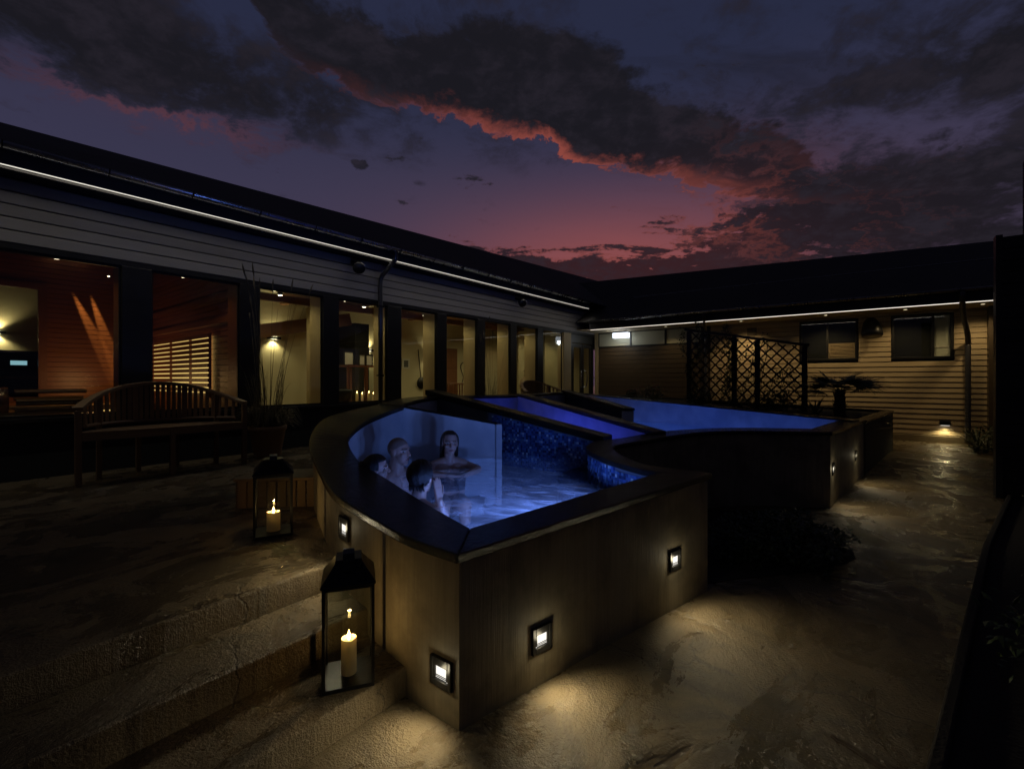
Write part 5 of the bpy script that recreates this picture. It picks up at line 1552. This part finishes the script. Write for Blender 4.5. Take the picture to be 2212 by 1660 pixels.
def bather(head, face, torso, scale, label, cat, kind, name='person', arms=None, tilt=0.0, gaze=0.0):
    """head: world centre of the head; face / torso: horizontal facing directions; built in a local frame (x right of the person, y forward)"""
    S = scale
    rnd = random.Random(int(abs(head[0] * 1000)))
    # ---------- volumes
    mb = MB()
    hy = math.atan2(-face[0], face[1]); ty = math.atan2(-torso[0], torso[1])
    RH = Matrix.Rotation(hy, 3, 'Z') @ Matrix.Rotation(gaze, 3, 'X') @ Matrix.Rotation(tilt, 3, 'Y'); RT = Matrix.Rotation(ty, 3, 'Z')
    H = Vector((0, 0, 0))
    hm = MB()
    fem = kind != 'man'
    hm.sphere((0, -.012, .028), .078, 24, 16, (.94, 1.20, 1.12))           # cranium
    hm.sphere((0, .030, -.035), .060, 20, 14, (.98, .93, 1.22))            # face
    hm.sphere((0, .052, -.090), .030, 14, 10, (1.15, .95, .85))            # chin
    hm.sphere((0, .010, -.065), .050, 16, 10, (1.12, 1.0, .85))            # jaw
    hm.sphere((0, .072, .026), .030, 14, 9, (1.75, .62, .45))              # brow
    capsule(hm, (0, .082, .014), (0, .103, -.024), .0085, .0125, 10)       # nose
    hm.sphere((0, .098, -.028), .0125, 10, 7, (1.35, .9, .75))
    hm.sphere((0, .084, -.060), .018, 12, 8, (1.3, .5, .55))               # mouth mound
    for s in (-1, 1):
        hm.sphere((s * .040, .062, -.022), .021, 10, 7, (1, .7, .85))      # cheek
        hm.sphere((s * .076, -.004, -.006), .020, 12, 8, (.42, .85, 1.45)) # ear
        hm.sphere((s * .080, -.012, .002), .014, 10, 7, (.4, .8, 1.3))
    hm.v = [RH @ (v * S) for v in hm.v]
    mb.v = hm.v; mb.f = hm.f
    bd = MB()
    sw = .165 if fem else .195
    nk = .048 if fem else .060
    bd_neck_top = RH @ Vector((0, -.018, -.07)); 
    capsule(mb, bd_neck_top * S, RT @ Vector((0, -.035, -.185)) * S, nk * S, nk * 1.15 * S, 16)
    def T(x, y, z): return RT @ (Vector((x, y, z)) * S)
    capsule(mb, T(-.02, -.04, -.175), T(-sw + .02, -.045, -.225), .050 * S, .056 * S, 14)
    capsule(mb, T(.02, -.04, -.175), T(sw - .02, -.045, -.225), .050 * S, .056 * S, 14)
    for s in (-1, 1):
        capsule(mb, T(s * .075, -.035, -.28), T(s * .062, -.03, -.52), .098 * S, .088 * S, 16)
        capsule(mb, T(s * .078, -.03, -.58), T(s * .10, .30, -.54), .098 * S, .072 * S, 14)      # thigh
        capsule(mb, T(s * .10, .30, -.54), T(s * .10, .36, -.66), .066 * S, .052 * S, 12)       # shin, folded
    if fem:
        for s in (-1, 1): mb.sphere(T(s * .072, .062, -.34), .055 * S, 12, 8)
    capsule(mb, T(0, -.03, -.5), T(0, -.03, -.62), .11 * S, .12 * S, 14)
    arms = arms or {}
    for s in (-1, 1):
        sh = T(s * sw, -.045, -.235)
        el, wr, hd, pn, cu = arms.get(s, ((s * (sw + .06), .02, -.50), (s * (sw - .02), .24, -.52), (-.4 * s, 1, 0), (0, 0, -1), .25))
        capsule(mb, sh, T(*el), .050 * S, .040 * S, 12)
        capsule(mb, T(*el), T(*wr), .039 * S, .027 * S, 12)
        k = MB(); hand(k, Vector(wr), hd, pn, cu, s)
        k.v = [RT @ (v * S) for v in k.v]; n = len(mb.v)
        mb.v += k.v; mb.f += [tuple(i + n for i in f) for f in k.f]
    tmp = MB(); tmp.v, tmp.f = mb.v, mb.f
    o = tmp.build('tmp_body', M['skin'])
    r = o.modifiers.new('r', 'REMESH'); r.mode = 'VOXEL'; r.voxel_size = .0046 * S; r.use_smooth_shade = True
    sm = o.modifiers.new('s', 'SMOOTH'); sm.iterations = 4; sm.factor = .5
    dg = bpy.context.evaluated_depsgraph_get()
    me = bpy.data.meshes.new_from_object(o.evaluated_get(dg))
    bpy.data.objects.remove(o, do_unlink=True)
    # ---------- facial relief on the finished surface (head frame)
    RI = RH.inverted()
    def g(p, c, w): return math.exp(-sum(((a - b) / q) ** 2 for a, b, q in zip(p, c, w)))
    for v in me.vertices:
        p = (RI @ v.co) / S
        if p.length > .16 or p.y < .02: continue
        dy = 0.0
        for s in (-1, 1):
            dy -= .0125 * g(p, (s * .031, .080, .004), (.017, .05, .011))
            dy -= .006 * g(p, (s * .016, .09, -.030), (.006, .03, .005))
            dy += .0050 * g(p, (s * .031, .080, .003), (.010, .05, .0055))
        dy -= .0060 * g(p, (0, .09, -.0605), (.022, .05, .0030))
        dy += .0035 * g(p, (0, .09, -.0535), (.015, .05, .0045)) + .0040 * g(p, (0, .09, -.068), (.014, .05, .0045))
        dy -= .0045 * g(p, (0, .08, -.078), (.02, .05, .006))
        v.co += RH @ Vector((0, dy * S, 0))
    names = ['skin', 'lip', 'eye_white', 'iris', 'hair_dark', 'stubble', 'swim_cloth']
    me.materials.clear()
    for q in names: me.materials.append(M[q])
    for f in me.polygons:
        f.use_smooth = True
        p = (RI @ f.center) / S; q = (RT.inverted() @ f.center) / S
        i = 0
        if p.length < .17:
            if p.y > .05:
                if abs(p.z + .0605) < .0115 * (1 - (p.x / .024) ** 2) and abs(p.x) < .024: i = 1
                for s in (-1, 1):
                    ex = (p.x - s * .031) / .0145; ez = (p.z - .003) / .0062
                    if ex * ex + ez * ez < 1: i = 2
                    if ((p.x - s * .031) / .006) ** 2 + ((p.z - .003) / .0062) ** 2 < 1: i = 3
                    bz_ = p.z - (.0225 + .004 * (1 - ((p.x - s * .032) / .02) ** 2))
                    if abs(p.x - s * .032) < .021 and abs(bz_) < .0035: i = 4
            if kind == 'man' and p.z > .022 + .62 * p.y and not (abs(p.x) > .068 and p.z < .03): i = 5 if i == 0 else i
        elif fem and -.46 < q.z < -.285 and abs(q.x) < .2 and abs(q.y + .0) < .2 and abs(q.x) < .155: i = 6
        if q.z < -.50 and abs(q.x) < .19 and q.y < .10: i = 6
        f.material_index = i
    for p in me.polygons: p.use_smooth = True
    body = bpy.data.objects.new(name, me); COL.objects.link(body)
    body.location = head
    tag(body, label, cat, 'bathers in the spa pool')
    # ---------- hair as a child mesh
    def hair_shell(fn, m, nm='hair', n=46, mm=30):
        h = MB()
        vs = []
        for i in range(mm + 1):
            ph = math.pi * i / mm
            for k in range(n):
                a = 2 * math.pi * k / n
                vs.append(fn(Vector((math.sin(ph) * math.cos(a), math.sin(ph) * math.sin(a), math.cos(ph)))))
        h.v = [RH @ (v * S) for v in vs]
        for i in range(mm):
            for k in range(n):
                h.f.append((i * n + k, i * n + (k + 1) % n, (i + 1) * n + (k + 1) % n, (i + 1) * n + k))
        me2 = h.build(nm, M[m], None, smooth=True); me2.parent = body
        return me2
    def strand(p, a): return 1 + .018 * math.sin(a * 34) + .012 * mnoise.noise(Vector((p.x * 9, p.y * 9, p.z * 4)))
    if kind == 'long':
        def fn(u):
            a = math.atan2(u.x, -u.y)                       # 0 at the back
            r = Vector((u.x * .092, u.y * .104 - .012, u.z * .098 + .026))
            if (u.y > .42 and u.z < .60) or (u.y > -.10 and u.z < -.22):                       # keep the face clear: pull inside the skull
                return Vector((u.x * .062, -.02, u.z * .05 + .02))
            if u.z < 0:                                      # falls to the shoulders
                k = -u.z; r = Vector((u.x / max(.3, math.hypot(u.x, u.y)) * .094 * (1 - .05 * k), (u.y / max(.3, math.hypot(u.x, u.y))) * .092 - .022 * k - .012, .026 - .235 * k))
            return r * strand(u, a)
        hair_shell(fn, 'hair_brown')
    elif kind in ('bun', 'short'):
        def fn(u):
            a = math.atan2(u.x, -u.y)
            r = Vector((u.x * .088, u.y * .107 - .014, u.z * .099 + .028))
            if u.y > .30 and u.z < .50: return Vector((u.x * .055, 0, u.z * .05))
            if u.z < -.55: return Vector((u.x * .06, u.y * .06 - .03, -.055 if kind == 'short' else -.065))
            return r * strand(u, a)
        hair_shell(fn, 'hair_dark')
        if kind == 'bun':
            b = MB().sphere((0, -.118, .030), .040, 16, 10, (1, .8, 1)); b.v = [RH @ (v * S * (1 + .05 * math.sin(i * 1.7))) for i, v in enumerate(b.v)]
            o2 = b.build('hair_bun', M['hair_dark'], None, smooth=True); o2.parent = body
        else:
            # wet ends at the nape
            b = MB()
            for k in range(26):
                x = rnd.uniform(-.055, .055); p = Vector((x, -.075 + .35 * x * x / .055, -.03))
                b.tube([p, p + Vector((x * .1, -.004, -.03)), p + Vector((x * .25, .006, -.045 - rnd.uniform(0, .02)))], [.008, .006, .001], 5)
            b.v = [RH @ (v * S) for v in b.v]; o2 = b.build('wet_strands', M['hair_dark'], None, smooth=True); o2.parent = body
    return body

def cdir(l, d): v = P(l, d); return (v.x, v.y)
# man in profile, facing right
bather(P(-1.055, 4.30, .872), cdir(.93, -.36), cdir(.95, -.30), 1.12, 'person with shaved head shown in profile, leaning against the pale curved pool wall', 'person', 'man')
# long-haired bather facing out of the pool
bather(P(-.625, 4.62, .905), cdir(.30, -.95), cdir(.25, -.97), 1.02, 'person with long wet hair facing out from beside the stub wall', 'person', 'long',
       arms={-1: ((-.27, .06, -.26), (-.12, .24, -.27), (1, .25, 0), (0, 0, -1), .15), 1: ((.26, .08, -.27), (.08, .25, -.26), (-1, .2, 0), (0, 0, -1), .15)}, tilt=-.04)
# dark-haired bather half hidden by the rim
bather(P(-1.075, 3.66, .836), cdir(.96, .27), cdir(.9, .42), .93, 'person with dark tied hair half hidden behind the wide black rim', 'person', 'bun')
# bather seen from behind, cheek resting on the hand
bather(P(-.63, 3.20, .866), cdir(.42, .91), cdir(.52, .85), 1.0, 'person seen from behind with hand to cheek near the black rim', 'person', 'short',
       arms={1: ((.11, .17, -.41), (.098, .070, -.165), (-.12, .02, 1), (-1, .1, 0), .18), -1: ((-.20, .05, -.50), (-.08, .22, -.56), (.5, 1, 0), (0, 0, -1), .25)}, gaze=-.05)
